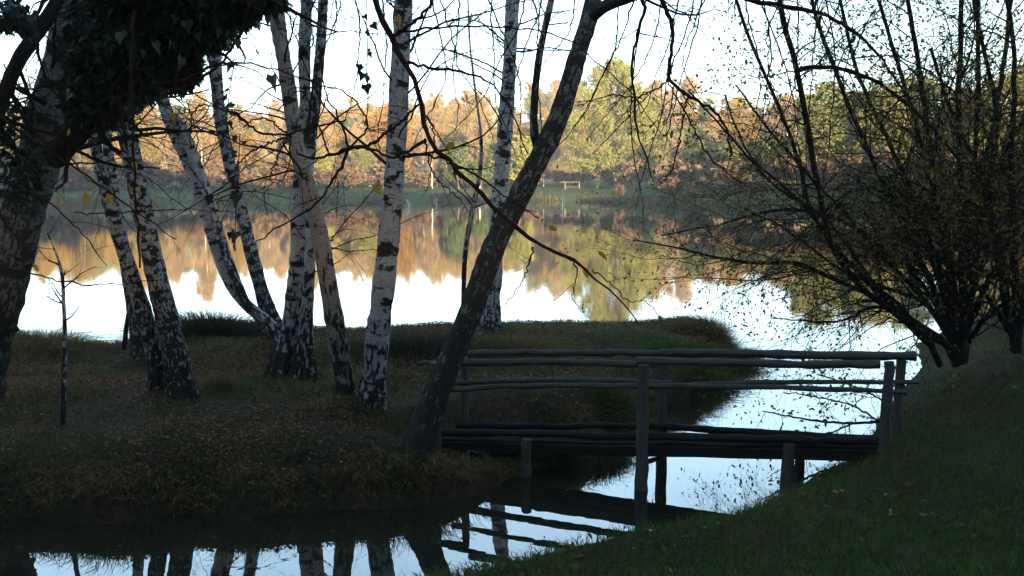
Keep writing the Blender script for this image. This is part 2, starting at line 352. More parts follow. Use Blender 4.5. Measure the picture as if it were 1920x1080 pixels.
# unseen steep ridge added behind the photographer, shaped to keep the low sun off this side of the pond
rx, ry = np.meshgrid(np.arange(-260, 261, 5.0), np.arange(-190, -11, 4.0))
t_ = np.clip((-12-ry)/46, 0, 1); rz = 2.0+(t_*t_*(3-2*t_))*(34.5-.09*np.minimum(rx, 130)+2.5*(vnoise(rx, ry, 14, 21)-.5)*2+2*(vnoise(rx, ry, 5, 22)-.5))
mR, ntR, bR = mat("shade_ridge_floor", (.03, .028, .015), .95, .02); grid("shade_ridge", rx, ry, rz, mR, kind='structure')

# unseen canopy over and behind the photographer, added to cut the skylight (the near boughs belong to it); one mass of foliage nobody could count
def add_shade_canopy():
    rng = R(8); n = 26000; x = rng.uniform(-40, 40, n); y = rng.uniform(-34, -1.5, n); z = 2+np.clip((-12-y)/46, 0, 1)*20+rng.uniform(.5, 1, n)**.6*np.clip(15+.2*(-y), 5, 18)*rng.uniform(.25, 1, n)
    z = np.minimum(z, 27-.04*x); k = vnoise(x, y, 3.2, 51) > .32; pos = np.stack([x, y, z], 1)[k]; m = MB(); leaves(m, pos, .95, rng, LEAF, 0)
    m.build("shade_canopy", leafmat("shade_canopy_leaf", [(.03, .035, .012), (.05, .035, .015), (.025, .03, .01)], .1), smooth=False, kind='stuff')
add_shade_canopy()

# crown meshes (shared by the copies)
M_gold = objleafmat("autumn_leaf", [(.40, .27, .07), (.33, .20, .06), (.44, .33, .09), (.29, .20, .07), (.44, .20, .05), (.32, .27, .07), (.25, .18, .07), (.38, .24, .07)])
M_olive = objleafmat("olive_leaf", [(.20, .22, .07), (.27, .25, .08), (.17, .19, .07), (.30, .28, .09)])
M_bare = objleafmat("bare_twig", [(.26, .18, .11), (.32, .23, .13), (.22, .16, .10), (.30, .20, .11)], .1)
M_red = objleafmat("brown_scrub", [(.12, .075, .05), (.17, .11, .06), (.13, .09, .06)], .1)
M_pine = leafmat("pine_needle", [(.22, .23, .055), (.17, .19, .045), (.26, .26, .065), (.29, .25, .07)], .2, .7, .1)
M_pined = objleafmat("dark_pine_needle", [(.06, .09, .03), (.10, .13, .04), (.08, .10, .04)], .15)
M_ftrunk = plainbark("far_trunk", (.08, .06, .045), (.16, .12, .09), 6)
M_fwhite = bark("far_birch_bark", white=(.75, .73, .68), base_len=.5, dark_bias=-.1)
def crown_tree(seed, H=12.0, W=3.6, mleaf=None, mtrunk=None, nl=22, leafy=4, size=.34, tmpl=CARD, base=.2, trunk_r=.16, up=.45, n2=7, n3=6):
    rng = R(seed); tr = MB(); n = 9; z = np.linspace(0, H*.93, n)
    p = np.stack([np.cumsum(rng.normal(0, .10, n)), np.cumsum(rng.normal(0, .10, n)), z], 1)[None]; p[:, 0, :2] = 0; r = (trunk_r*np.linspace(1, .15, n))[None]
    tubes(tr, p, r, 6); L1, r1 = grow(rng, p, r, nl, W, 55, up, .12, 6, base, .98, .5); tubes(tr, L1, r1, 3)
    L2, r2 = grow(rng, L1, r1, n2, W*.45, 45, up, .2, 4, .25, 1, .6); r2 = np.maximum(r2, .012)
    L3, r3 = grow(rng, L2, r2, n3, W*.26, 45, up*.6, .25, 3, .2, 1, .6); r3 = np.maximum(r3, .012); tubes(tr, L2, r2, 3); 
    cr = MB(); pp, dd = along(rng, np.concatenate([L3]), leafy, .1); leaves(cr, pp+rng.normal(0, .26, pp.shape), size, rng, tmpl, 0, dd*.5)
    if tmpl is THIN: tubes(tr, L3, r3, 3)
    return tr, cr
KINDS = {}
def far_kind(name, variants):
    out = []
    for v in variants:
        tr, cr = v; t = tr.build("trunk", VM[0]); c = cr.build("crown", VM[1], smooth=False); out.append((t, c))
    KINDS[name] = out
proto_used = set()
def plant_tree(kind, i, loc, sc, rz, name, label, cat, group):
    t0, c0 = KINDS[kind][i % len(KINDS[kind])]
    root = empty(name, loc, label, cat, group); root.scale = sc; root.rotation_euler = (0, 0, rz)
    for q in (t0, c0):
        if q.name in proto_used: d = q.copy(); col.objects.link(d)
        else: d = q; proto_used.add(q.name)
        d.parent = root
    return root
VM = (M_ftrunk, M_gold); far_kind('autumn', [crown_tree(100+i, 11+i, 3.4+.3*i, leafy=9, size=.19) for i in range(5)])
VM = (M_ftrunk, M_olive); far_kind('olive', [crown_tree(120+i, 10+i, 3.8, leafy=11, size=.19) for i in range(3)])
VM = (M_fwhite, M_bare); far_kind('bare', [crown_tree(140+i, 12+i, 2.6, leafy=6, size=.42, tmpl=np.array([[0, -.12, 0], [1, -.05, 0], [1, .05, 0], [0, .12, 0]]), up=.8, trunk_r=.14, base=.33) for i in range(3)])
VM = (M_ftrunk, M_red); far_kind('shrub', [crown_tree(160+i, 3.4, 1.9, leafy=6, size=.3, base=.03, trunk_r=.05, nl=14, up=.9, n2=4, n3=4) for i in range(3)])
VM = (M_ftrunk, M_pined); far_kind('pine', [crown_tree(180+i, 11, 3.0, leafy=10, size=.34, up=.05) for i in range(2)])

rng = R(5); taken = []
def far_px(x): return (x/np.maximum(1, 1))
def put(kind, X, Y, s, name, label, cat, group, wid=1.0):
    i = int(rng.integers(0, 9)); z = float(fz(X, Y))-.15
    return plant_tree(kind, i, (X, Y, z), (s*wid, s*wid, s), float(rng.uniform(0, 6.28)), name, label, cat, group)
def zone(X, Y):
    px = 960+F*X/(Y*math.cos(PITCH)); return px
# shore belt: rows of trees behind the turf strip, up the hill
placed = []
def free(X, Y, d):
    for a, b in placed:
        if (a-X)**2+(b-Y)**2 < d*d: return False
    placed.append((X, Y)); return True
big_pine = (P(1148, 330, 168)[0], 168.0)
ZONES = [(120, 'beyond the ivy-covered tree'), (300, 'beyond the black-footed pair'), (460, 'beyond the twisted pale birch'), (620, 'beyond the forked birch'), (740, 'left of the thickest birch'), (930, 'between the two straight birches'), (1060, 'left of the round pine'),
         (1260, 'around the round pine'), (1440, 'just right of the round pine'), (1640, 'behind the left half of the thicket'), (9999, 'behind the right half of the thicket')]
def zone(px): return next(t for a, t in ZONES if px < a)
NM = {'bare': ('birch_tree', 'pale bare birch'), 'autumn': ('autumn_tree', 'golden-brown tree'), 'olive': ('willow_tree', 'yellow-green tree'), 'pine': ('pine_tree', 'dark pine')}
def belt(n, s0, s1, dmin, fn):
    k = 0; tr = 0
    while k < n and tr < n*40:
        tr += 1; s = rng.uniform(s0, s1); px = rng.uniform(-120, 2040); Y = 150.0
        for _ in range(4): Y = float(np.interp((px-960)/F*Y, SHX, SHY))+s
        X = (px-960)/F*Y
        if 1040 < px < 1255 and s < 75 and Y < 235 and dmin < 50 and fn in (row1, row2): continue
        if not free(X, Y, dmin): continue
        if fn(px, s, X, Y): k += 1
def row1(px, s, X, Y):
    kd = rng.choice(['olive', 'autumn', 'bare'], p=[.85, .08, .07]) if px > 1290 else rng.choice(['bare', 'autumn', 'olive'], p=[.45, .47, .08])
    nm, lb = NM[kd]; row = 'at the foot of the wood'; sc_ = rng.uniform(.75, 1.15)*(1.3 if px > 1500 else .75 if px > 1240 else 1)
    put(kd, X, Y, sc_, nm, f'{lb} {row}, {zone(px)}', 'tree', f'{lb}s {row}, {zone(px)}', rng.uniform(.9, 1.3)); return True
def row2(px, s, X, Y):
    if px > 1240 and Y < 205: return False
    if (455 < px < 500 or 925 < px < 990) and s > 120: return False
    kd = rng.choice(['bare', 'autumn', 'olive', 'pine'], p=[.28, .45, .18, .09]); nm, lb = NM[kd]; row = 'high on the far hill' if s > 120 else 'partway up the far hill'
    put(kd, X, Y, rng.uniform(.75, 1.12), nm, f'{lb} {row}, {zone(px)}', 'tree', f'{lb}s {row}, {zone(px)}', rng.uniform(1.0, 1.6)); return True
def scrub(px, s, X, Y):
    if 1030 < px < 1240 and s < 24: return False
    put('shrub', X, Y, rng.uniform(.7, 1.25), 'scrub_bush', f'low brown bush at the foot of the wood, {zone(px)}', 'bush', f'brown bushes at the foot of the wood, {zone(px)}', rng.uniform(1.2, 2.0)); return True
def wet(px, s, X, Y):
    if px < 1150: return False
    put('shrub', X, Y, rng.uniform(.3, .6), 'scrub_bush', f'small brown bush at the far waterline, {zone(px)}', 'bush', f'small brown bushes at the far waterline, {zone(px)}', rng.uniform(1.2, 1.9)); return True
belt(66, 26, 58, 5.0, row1); belt(285, 58, 215, 5.2, row2); belt(95, 19, 32, 2.6, scrub); belt(24, 2.5, 14, 2.0, wet)
# small green pines standing in the front of the wood
for px, py, s, lb in ((608, 318, .62, 'small rounded yellow-green pine behind the turf, left of the thick white birch'), (862, 345, .85, 'dark spreading pine left of the second straight birch'),
                      (905, 330, .7, 'dark bushy pine just left of the second straight birch'), (978, 345, 1.0, 'bright green bushy pine left of the big round pine'), (1205, 325, .5, 'low dark pine beside the right foot of the big round pine')):
    Y = 172.0; X = (px-960)/F*Y; root = put('pine', X, Y, s, 'pine_tree', lb, 'tree', None, 1.25)
    if 'bright' in lb or 'yellow' in lb:
        for ch in root.children:
            if ch.name.startswith('crown'): ch.data = ch.data.copy(); ch.data.materials[0] = M_pine

# white stems standing clear in front of the wood, thin leaning saplings, reeds and details of the far shore
for px, s_, lb in ((322, 1.0, 'limbed birch left of the twisted birch'), (331, .9, 'second white birch stem close to the limbed one'), (384, 1.35, 'tallest straight white birch left of the slender birch'), (560, 1.0, 'white birch half hidden by the forked birch'), (812, .9, 'white birch right of the thickest birch'), (900, 1.1, 'white birch just behind the slim sapling'), (1332, 1.0, 'white birch left of the thicket'), (1262, .8, 'white birch right of the round pine')):
    Y = 171.0; put('bare', (px-960)/F*Y, Y, s_, 'birch_tree', lb+' across the pond', 'tree', None)
def lean_sapling(px, py, dx, dy, lb, w=.07, grp='thin leaning white saplings on the far turf bank'):
    for _ in range(1):
        Y = 150.0
        for _ in range(6): d = ray(px, py); z = float(fz(d[0]/d[1]*Y, Y)); Y = Y*.5+.5*(z-CZ)/d[2]*d[1] if d[2] < 0 and z < CZ-.4 else Y
    a = P(px, py, Y); a[2] = float(fz(a[0], a[1])); b = a+np.array([dx/F*Y, 0, -dy/F*Y]); r = empty('sapling', tuple(a), lb, 'tree', grp); t = np.linspace(0, 1, 8)[:, None]; p = a*(1-t)+b*t+R(int(px)).normal(0, .02, (8, 3))
    m = MB(); tubes(m, p, w*np.linspace(1, .3, 8), 5); m.build('trunk', M_fwhite, r); q, qr = grow(R(int(px)), p[None], w*np.linspace(1, .3, 8)[None], 10, 1.1, 40, .3, .15, 5, .4, 1); m = MB(); tubes(m, q, np.maximum(qr, .015), 3); m.build('branches', M_fwhite, r)
for px, py, dx, dy in ((462, 345, -4, -30), (490, 344, -8, -34), (502, 346, -5, -32), (533, 346, -10, -36), (614, 358, -14, -34), (630, 352, -14, -28), (655, 352, 4, -40), (676, 362, 2, -46), (722, 352, -2, -28), (771, 372, -7, -36), (821, 372, -4, -34), (853, 368, -5, -30), (912, 372, -3, -30)):
    lean_sapling(px, py, dx, dy, 'thin leaning white sapling, '+zone(px))
lean_sapling(1054, 378, 1, -44, 'pale young birch at the far waterline right below the gate', .09, None); lean_sapling(1097, 374, 0, -20, 'short white stake at the far waterline left of the round pine', .08, None); lean_sapling(1151, 345, -3, -14, 'white stake at the foot of the round pine', .1, None)
def reeds():
    rg = R(17); n = 26000; x = rg.uniform(-105, 95, n); y0 = np.interp(x, SHX, SHY)-(vnoise(x, np.interp(x, SHX, SHY), 6, 11)-.5)*3; y = y0+rg.normal(.4, .9, n); dens = vnoise(x, y*0, 5.5, 61)
    k = dens+rg.uniform(-.2, .2, n) > .34; x, y = x[k], y[k]; z = np.maximum(fz(x, y), -.1); m = MB(); d = np.stack([rg.normal(0, .22, len(x)), rg.normal(0, .2, len(x)), np.ones(len(x))], 1)
    leaves(m, np.stack([x, y, z], 1), 0.62, rg, THIN*[1, .9, 1], 0, d*3, 0, .6); m.build('reeds', leafmat('reed_blade', [(.13, .085, .045), (.09, .075, .035), (.15, .11, .055), (.07, .075, .03)], .2), smooth=False, kind='stuff')
reeds()
M_fwood = plainbark("far_timber", (.14, .10, .07), (.24, .18, .13), 20); M_house = mat("house_render", (.26, .25, .24))[0]; M_roof = mat("house_roof", (.16, .11, .09))[0]; M_pane = mat("window_glass", (.05, .06, .07), .2, .5)[0]
def bx(m, c, h):
    c = np.array(c, float); V = [c+np.array([a*h[0], b*h[1], d*h[2]]) for d in (-1, 1) for b in (-1, 1) for a in (-1, 1)]
    m.add(V, [[0, 2, 3, 1], [4, 5, 7, 6], [0, 1, 5, 4], [2, 6, 7, 3], [0, 4, 6, 2], [1, 3, 7, 5]]); return m
def ground_at(px, py, Y=170.0): a = P(px, py, Y); a[2] = float(fz(a[0], a[1])); return a
g = ground_at(1073, 345, 170.0); g[2] -= .1; rt = empty('wooden_gate', tuple(g), 'small timber goal-like frame on the far turf left of the round pine', 'gate')
for sx in (-1.4, 1.4): bx(MB(), g+np.array([sx, 0, .75]), (.09, .09, .75)).build('post', M_fwood, rt, smooth=False)
bx(MB(), g+np.array([-.5, 0, 1.56]), (2.0, .07, .05)).build('top_rail', M_fwood, rt, smooth=False); bx(MB(), g+np.array([0, 0, .6]), (1.4, .03, .04)).build('lower_rail', M_fwood, rt, smooth=False)
g = ground_at(1225, 325, 176.0); rt = empty('timber_fence', tuple(g), 'stretch of pale post-and-rail fence right of the round pine', 'fence')
for i, sx in enumerate((-2.6, -1.2, .2, 2.6, 5.2, 8.0)): bx(MB(), g+np.array([sx, 0, 1.0+.1*i]), (.13, .13, 1.1)).build('post', M_fwood, rt, smooth=False)
for hz_ in (.5, 1.1, 1.7): bx(MB(), g+np.array([-1.2, 0, hz_]), (1.5, .05, .07)).build('rail', M_fwood, rt, smooth=False)
# stone-faced outfall in the far bank
g = PZ(516, 377, 0); g[1] += .6; m = MB(); rg = R(3); rt = None
pp_ = np.stack([g[0]+rg.uniform(-2.0, 2.0, 70), g[1]+rg.uniform(-.6, .8, 70), rg.uniform(.0, .75, 70)], 1)
for q in pp_: bx(m, q, rg.uniform(.12, .32, 3))
o = m.build('stone_outfall', mat("outfall_stone", (.16, .14, .12))[0], smooth=False); o['label'] = 'low heap of stones at the far waterline between the slender and the forked birch'; o['category'] = 'stones'
def house(px, Y, w, d, hgt, lb):
    X = (px-960)/F*Y; z = float(fz(X, Y))-.3; rt = empty('house', (X, Y, z), lb, 'house'); bx(MB(), (X, Y, z+hgt/2), (w/2, d/2, hgt/2)).build('wall', M_house, rt, smooth=False)
    m = MB(); a = w/2+.3; b = d/2+.3; h0 = z+hgt; m.add([[X-a, Y-b, h0], [X+a, Y-b, h0], [X+a, Y+b, h0], [X-a, Y+b, h0], [X-a, Y, h0+2.6], [X+a, Y, h0+2.6]], [[0, 1, 5, 4], [2, 3, 4, 5]]); m.add([[X-a, Y-b, h0], [X-a, Y+b, h0], [X-a, Y, h0+2.6], [X+a, Y-b, h0], [X+a, Y+b, h0], [X+a, Y, h0+2.6]], [[0, 2, 1], [3, 4, 5]]); m.build('roof', M_roof, rt, smooth=False)
    for i in (-.28, 0, .28): bx(MB(), (X+i*w, Y-d/2-.02, z+hgt*.6), (.5, .06, .6)).build('window', M_pane, rt, smooth=False)
house(478, 318, 8, 7, 6.5, 'pale house high on the far hill right of the slender speckled birch'); house(484, 290, 6, 6, 4.5, 'lower grey house under the pale one on the far hill'); house(945, 325, 9, 7, 5, 'house on the far hill crest seen beside the straight far birch')

# the big round pine
def pine():
    rng = R(77); X, Y = big_pine; z0 = float(fz(X, Y)); root = empty("pine_tree", (X, Y, z0), "big round yellow-green pine standing alone on the far turf bank", "tree")
    H = 25.6-z0; n = 12; z = np.linspace(0, H*.95, n); tp = np.stack([np.sin(z/5)*.25, np.cos(z/4)*.2-.2, z], 1)+np.array([X, Y, z0])
    tr = MB(); r = .38*np.linspace(1, .12, n); tubes(tr, tp, r, 9); limbs = []; 
    for h in np.linspace(.13, .985, 84):
        # half-width of the crown at this height
        w = 9.6*min(1, ((1-h)/.6)**.52)*(.9 if h < .22 else 1)*rng.uniform(.88, 1.03)+.3
        a = rng.uniform(0, 6.28); s = np.array([np.interp(h, np.linspace(0, .95, n), tp[:, i]) for i in range(3)])
        d = np.array([math.cos(a), math.sin(a), .0]); q = np.linspace(0, 1, 6)[:, None]
        limbs.append(s+d*w*q+np.array([0, 0, 1])*(q**1.6*w*.22-.1*w*np.sin(q*3.1))+rng.normal(0, .12, (6, 3))*q)
    L1 = np.array(limbs); r1 = .09*np.linspace(1, .2, 6)[None]*np.ones((len(L1), 1)); tubes(tr, L1, r1, 4)
    L2, r2 = grow(rng, L1, r1, 13, 2.6, 50, .35, .15, 5, .25, 1, .5); tubes(tr, L2, r2, 3)
    L3, r3 = grow(rng, L2, r2, 7, 1.1, 50, .5, .2, 3, .2, 1, .5)
    cr = MB(); pp, dd = along(rng, L3, 7, .2); leaves(cr, pp+rng.normal(0, .2, pp.shape), .36, rng, np.array([[0, -.16, 0], [1, -.1, 0], [1, .1, 0], [0, .16, 0]]), 0, dd)
    tr.build("trunk", M_ftrunk, root); cr.build("crown", M_pine, root, smooth=False)
pine()

# ------------------------------------------------------------------ near trees
def twiggy(tree_root, tr_path, tr_r, seed, gens, mtwig, leaf=None, leafn=0, leafsize=.05, wood=None, name='branches', t0=.3):
    """gens: list of dict for grow(); draws twigs as one mesh 'branches' and optional 'foliage'"""
    rng = R(seed); mb = MB() if wood is None else wood; cur, cr = tr_path, tr_r; last = cur
    for i, g in enumerate(gens):
        g = dict(g); k = g.pop('k', 3); cur, cr = grow(rng, cur, cr, **g); tubes(mb, cur, cr, k); last = cur
    if wood is None: mb.build(name, mtwig, tree_root)
    if leaf is not None and leafn:
        pp, dd = along(rng, last, leafn, .3); sel = rng.random(len(pp)) < 1; lm = MB(); leaves(lm, pp[sel], leafsize, rng, LEAF, 0, dd[sel], .5); lm.build('foliage', leaf, tree_root, smooth=False)
    return last

def stem_mb(pts, Y0, Y1, seed, k=14, n=40, bumpy=.05, mb=None, flare=0.0, extend=0.0, lump=.06):
    q = pxpath(pts, Y0, Y1, n); p, r = q[:, :3].copy(), q[:, 3].copy()
    if extend:                                    # the stem goes on above the picture, tapering
        d = p[-1]-p[-4]; d /= np.linalg.norm(d); m = 10; e = np.linspace(1/m, 1, m)[:, None]
        p = np.concatenate([p, p[-1]+d*extend*e+R(seed).normal(0, .05, (m, 3))*e]); r = np.concatenate([r, r[-1]*(1-.8*e[:, 0])])
    rng = R(seed); lum = rng.normal(0, 1, len(p)); lum = np.convolve(lum, np.ones(3)/3, 'same'); r = r*(1+lump*lum)
    if flare: hg = np.linalg.norm(p-p[0], axis=1); r = r*(1+flare*1.3*np.exp(-(hg/.62)**2))
    mb = MB() if mb is None else mb; hgt = np.linalg.norm(p-p[0], axis=1); tubes(mb, p, r, k if not flare else 28, 0, bumpy, rng, lobes=(.30*np.exp(-(hgt/.75)**2)+.05) if flare else None); return mb, p[None], r[None]

def base_at(pts, Y0):
    b = P(pts[0][0], pts[0][1], Y0); return b
birch_specs = [
 # label, stems (first = base up), depth at base, depth at top, material, seed
 ("big_left", "massive old birch at the left edge, its limb wrapped in ivy",
  [[(-55, 740, 125), (-25, 640, 105), (5, 540, 92), (32, 440, 88), (65, 320, 86), (100, 200, 88), (130, 90, 86), (150, 0, 84), (165, -90, 80)]], 11.2, 9.6, M_old, 11),
 ("a", "pair of black-footed birch trunks on one root, right of the massive old birch",
  [[(303, 728, 46), (285, 640, 37), (255, 540, 34), (228, 460, 30), (200, 370, 27), (182, 290, 25), (165, 200, 24), (150, 60, 22), (140, -60, 20)],
   [(338, 715, 56), (325, 640, 52), (298, 540, 47), (278, 450, 42), (262, 370, 40), (245, 280, 40), (225, 195, 40), (214, 90, 38), (205, -60, 34)]], 11.2, 11.2, M_birch_dark, 12),
 ("a3", "slim dark birch between the ivy-covered tree and the black-footed pair",
  [[(262, 640, 32), (246, 560, 26), (232, 470, 24), (215, 370, 23), (203, 290, 22), (195, 200, 22), (188, 0, 20)]], 13.6, 13.6, M_birch_dark, 13),
 ("b", "pale white birch whose two thin trunks twist together and sweep down to the right",
  [[(532, 640, 30), (505, 605, 27), (470, 580, 25), (440, 550, 23), (415, 500, 23), (396, 440, 22), (375, 370, 22), (350, 300, 24), (325, 245, 28), (302, 180, 26), (285, 110, 24), (270, 0, 22), (262, -60, 20)],
   [(470, 585, 18), (448, 540, 19), (425, 480, 20), (404, 410, 20), (385, 350, 20), (362, 290, 20), (345, 240, 20), (328, 215, 12)]], 14.2, 14.2, M_birch, 14),
 ("c", "single slender birch with speckled bark leaning left, right of the twisted pale pair",
  [[(512, 608, 40), (494, 560, 32), (470, 470, 29), (448, 380, 27), (426, 290, 26), (412, 220, 26), (404, 130, 26), (398, 40, 27), (392, -60, 24)]], 14.6, 14.6, M_birch_dark, 15),
 ("d", "white forked birch behind the tan-barked one, two thin tops and a black foot",
  [[(540, 672, 60), (548, 610, 44), (556, 530, 38), (562, 450, 38), (560, 380, 36), (572, 310, 40), (578, 255, 36), (572, 180, 24), (570, 100, 25), (574, 20, 27), (578, -60, 24)],
   [(578, 270, 26), (590, 215, 24), (596, 140, 22), (603, 70, 21), (608, -60, 20)],
   [(572, 660, 40), (575, 600, 26), (580, 520, 24), (582, 440, 22), (580, 370, 20), (578, 320, 18)]], 12.6, 12.6, M_birch, 16),
 ("d1", "tan-barked birch curving left, standing foot to foot with the thickest straight birch",
  [[(662, 785, 72), (648, 740, 50), (640, 680, 45), (627, 600, 41), (612, 510, 38), (600, 440, 36), (584, 370, 34), (563, 305, 34), (551, 250, 32), (545, 190, 31), (532, 110, 31), (520, 40, 32), (512, -60, 28)]], 10.7, 10.9, M_birch_tan, 17),
 ("e", "thickest straight white birch, in the middle, its foot dark and deeply fissured",
  [[(694, 792, 78), (698, 740, 60), (703, 680, 54), (713, 590, 50), (724, 500, 46), (733, 410, 44), (740, 330, 43), (745, 250, 41), (748, 170, 40), (752, 90, 38), (757, 0, 38), (760, -80, 34)]], 10.6, 10.6, M_birch, 18),
 ("f", "straight white birch standing behind the leaning dark tree",
  [[(916, 628, 52), (920, 590, 40), (925, 530, 36), (929, 460, 34), (934, 400, 33), (941, 330, 33), (946, 260, 33), (951, 190, 32), (956, 110, 27), (960, 30, 28), (963, -60, 26)]], 15.6, 15.6, M_birch, 19),
]
GEN = [dict(count=18, length=2.3, spread=60, up=-.1, wig=.15, npts=10, t0=.25, rr=.15, k=4), dict(count=8, length=1.1, spread=40, up=-.9, wig=.16, npts=7, rr=.42), dict(count=4, length=.5, spread=35, up=-.8, wig=.16, npts=5, rr=.6)]
def build_birch(key, label, stems, Y0, Y1, m, seed, name='birch_tree', flare=.28, ext=3.5, gens=GEN, leafn=0, mtw=None):
    b = P(stems[0][0][0], stems[0][0][1], Y0); root = empty(name, (b[0], b[1], float(hz(b[0], b[1]))), label, 'tree')
    allp, allr = [], []
    for i, st in enumerate(stems):
        if st[0][1] > 600: st = [(st[0][0]+.6*(st[0][0]-st[1][0]), st[0][1]+70, st[0][2]*1.15)]+list(st)
        mb, p, r = stem_mb(st, Y0-.12*i, Y1-.12*i, seed*7+i, k=18, n=90, bumpy=.035, flare=flare if i == 0 or st[0][1] > 650 else 0, extend=ext if st[-1][1] < 5 else 0)
        mb.build('trunk', [m, M_root], root); allp.append(p); allr.append(r)
    n = 72 if True else 0
    rp = np.concatenate([np.stack([np.array([np.interp(np.linspace(0, 1, 60), np.linspace(0, 1, p.shape[1]), p[0, :, j]) for j in range(3)]).T]) for p in allp])
    rr_ = np.concatenate([np.interp(np.linspace(0, 1, 60), np.linspace(0, 1, r.shape[1]), r[0])[None] for r in allr])
    if gens:
        g = [dict(gens[0], t0=.52)]+list(gens[1:])
        for i in range(len(rp)): twiggy(root, rp[i:i+1], rr_[i:i+1], seed+i*50, g, mtw or M_twig)
    return root
trees = {}
for key, label, stems, Y0, Y1, m, seed in birch_specs:
    trees[key] = build_birch(key, label, stems, Y0, Y1, m, seed, flare=.15 if key == 'big_left' else .28, gens=None if key in ('a3',) else GEN)

# the leaning tree beside the bridge: a thick trunk, one upright shoot and a fork at the top
def leaning():
    root = trees['g'] = empty("birch_tree", tuple(P(772, 900, 9.35)), "dark rough-barked tree leaning far to the right beside the footbridge", "tree")
    Y = 9.3
    main = [(748, 960, 100), (766, 890, 80), (782, 850, 68), (806, 775, 56), (830, 710, 53), (856, 650, 50), (885, 580, 49), (908, 510, 49), (934, 445, 47), (966, 385, 46), (996, 325, 45), (1028, 265, 45), (1052, 212, 43), (1070, 150, 38), (1086, 95, 36), (1104, 40, 36), (1112, 5, 36), (1120, -40, 32), (1132, -110, 26)]
    mb, p, r = stem_mb(main, Y, Y+1.1, 91, k=20, n=90, bumpy=.05, flare=.15, extend=1.5, lump=.05); mb.build('trunk', M_lean, root)
    sh = [(1022, 300, 26), (1006, 275, 22), (1000, 235, 17), (1003, 170, 16), (1010, 110, 15), (1022, 50, 14), (1034, 0, 13), (1046, -70, 12)]
    mb, p2, r2 = stem_mb(sh, Y+.85, Y+.95, 92, k=10, n=40, extend=1.5); mb.build('side_trunk', M_birch_tan, root)
    fk = [(1106, 35, 26), (1122, 22, 22), (1145, 8, 20), (1180, -4, 19), (1230, -18, 18), (1330, -30, 14), (1460, -20, 12), (1600, -40, 8)]
    mb, p3, r3 = stem_mb(fk, Y+1.0, Y-1.0, 93, k=10, n=40); fk2 = [(1110, 20, 20), (1135, 6, 14), (1175, -16, 13), (1250, -50, 12)]
    mb, p4, r4 = stem_mb(fk2, Y+1., Y+1., 94, k=8, n=20, mb=mb); mb.build('limb', M_shrub, root)
    g = [dict(count=9, length=1.5, spread=60, up=-.3, wig=.15, npts=9, t0=.2, rr=.3, k=4), dict(count=6, length=.7, spread=45, up=-.5, wig=.18, npts=6, rr=.5), dict(count=5, length=.3, spread=40, up=-.4, wig=.18, npts=4, rr=.6)]
    twiggy(root, p3, r3, 95, g, M_twig, M_shrubleaf, 1, .032)
    g2 = [dict(count=16, length=1.2, spread=60, up=.0, wig=.15, npts=9, t0=.45, rr=.2, k=4), dict(count=5, length=.55, spread=45, up=-.4, wig=.18, npts=6, rr=.5), dict(count=4, length=.25, spread=40, up=-.4, wig=.18, npts=4, rr=.6)]
    twiggy(root, p2, r2, 96, g2, M_twig)
leaning()

# slim pale stem rising from the foot of the leaning tree, thin sapling on the left, dark stake
def slim(name, label, pts, Y, m, seed, gens, cat='tree', leafn=0):
    root = empty(name, tuple(P(pts[0][0], pts[0][1], Y)), label, cat); mb, p, r = stem_mb(pts, Y, Y, seed, k=8, n=40, bumpy=.03); mb.build('trunk', m, root)
    if gens: twiggy(root, p, r, seed, gens, M_twig, M_brownleaf if leafn else None, leafn, .04)
    return root
sg = [dict(count=14, length=.7, spread=50, up=.1, wig=.12, npts=8, t0=.3, rr=.4), dict(count=4, length=.3, spread=40, up=-.1, wig=.15, npts=5, rr=.5)]
slim("sapling", "slim whitish sapling rising between the thick birch and the leaning tree", [(869, 592, 11), (869, 530, 10), (872, 470, 10), (884, 400, 11), (900, 330, 10), (905, 270, 7), (895, 200, 5), (880, 80, 4), (876, -40, 3)], 10.4, M_birch, 31, sg)
slim("sapling", "knee-thin bare white sapling standing alone on the left of the spit", [(118, 795, 12), (120, 700, 11), (122, 620, 9), (119, 560, 8), (117, 510, 7), (104, 470, 4), (88, 435, 3)], 9.9, M_birch, 32,
     [dict(count=12, length=.55, spread=50, up=.1, wig=.14, npts=8, t0=.45, rr=.5), dict(count=4, length=.22, spread=40, up=-.1, wig=.15, npts=5, rr=.5)], leafn=0)
slim("stake", "short dark stick standing in the bank behind the black-footed pair", [(233, 655, 11), (236, 620, 11), (241, 585, 9)], 14.3, M_twig, 33, None, 'stick')
slim("stake", "short dark stick propped against the big tree at the left edge", [(32, 622, 12), (22, 600, 11), (12, 570, 10)], 11.0, M_twig, 34, None, 'stick')

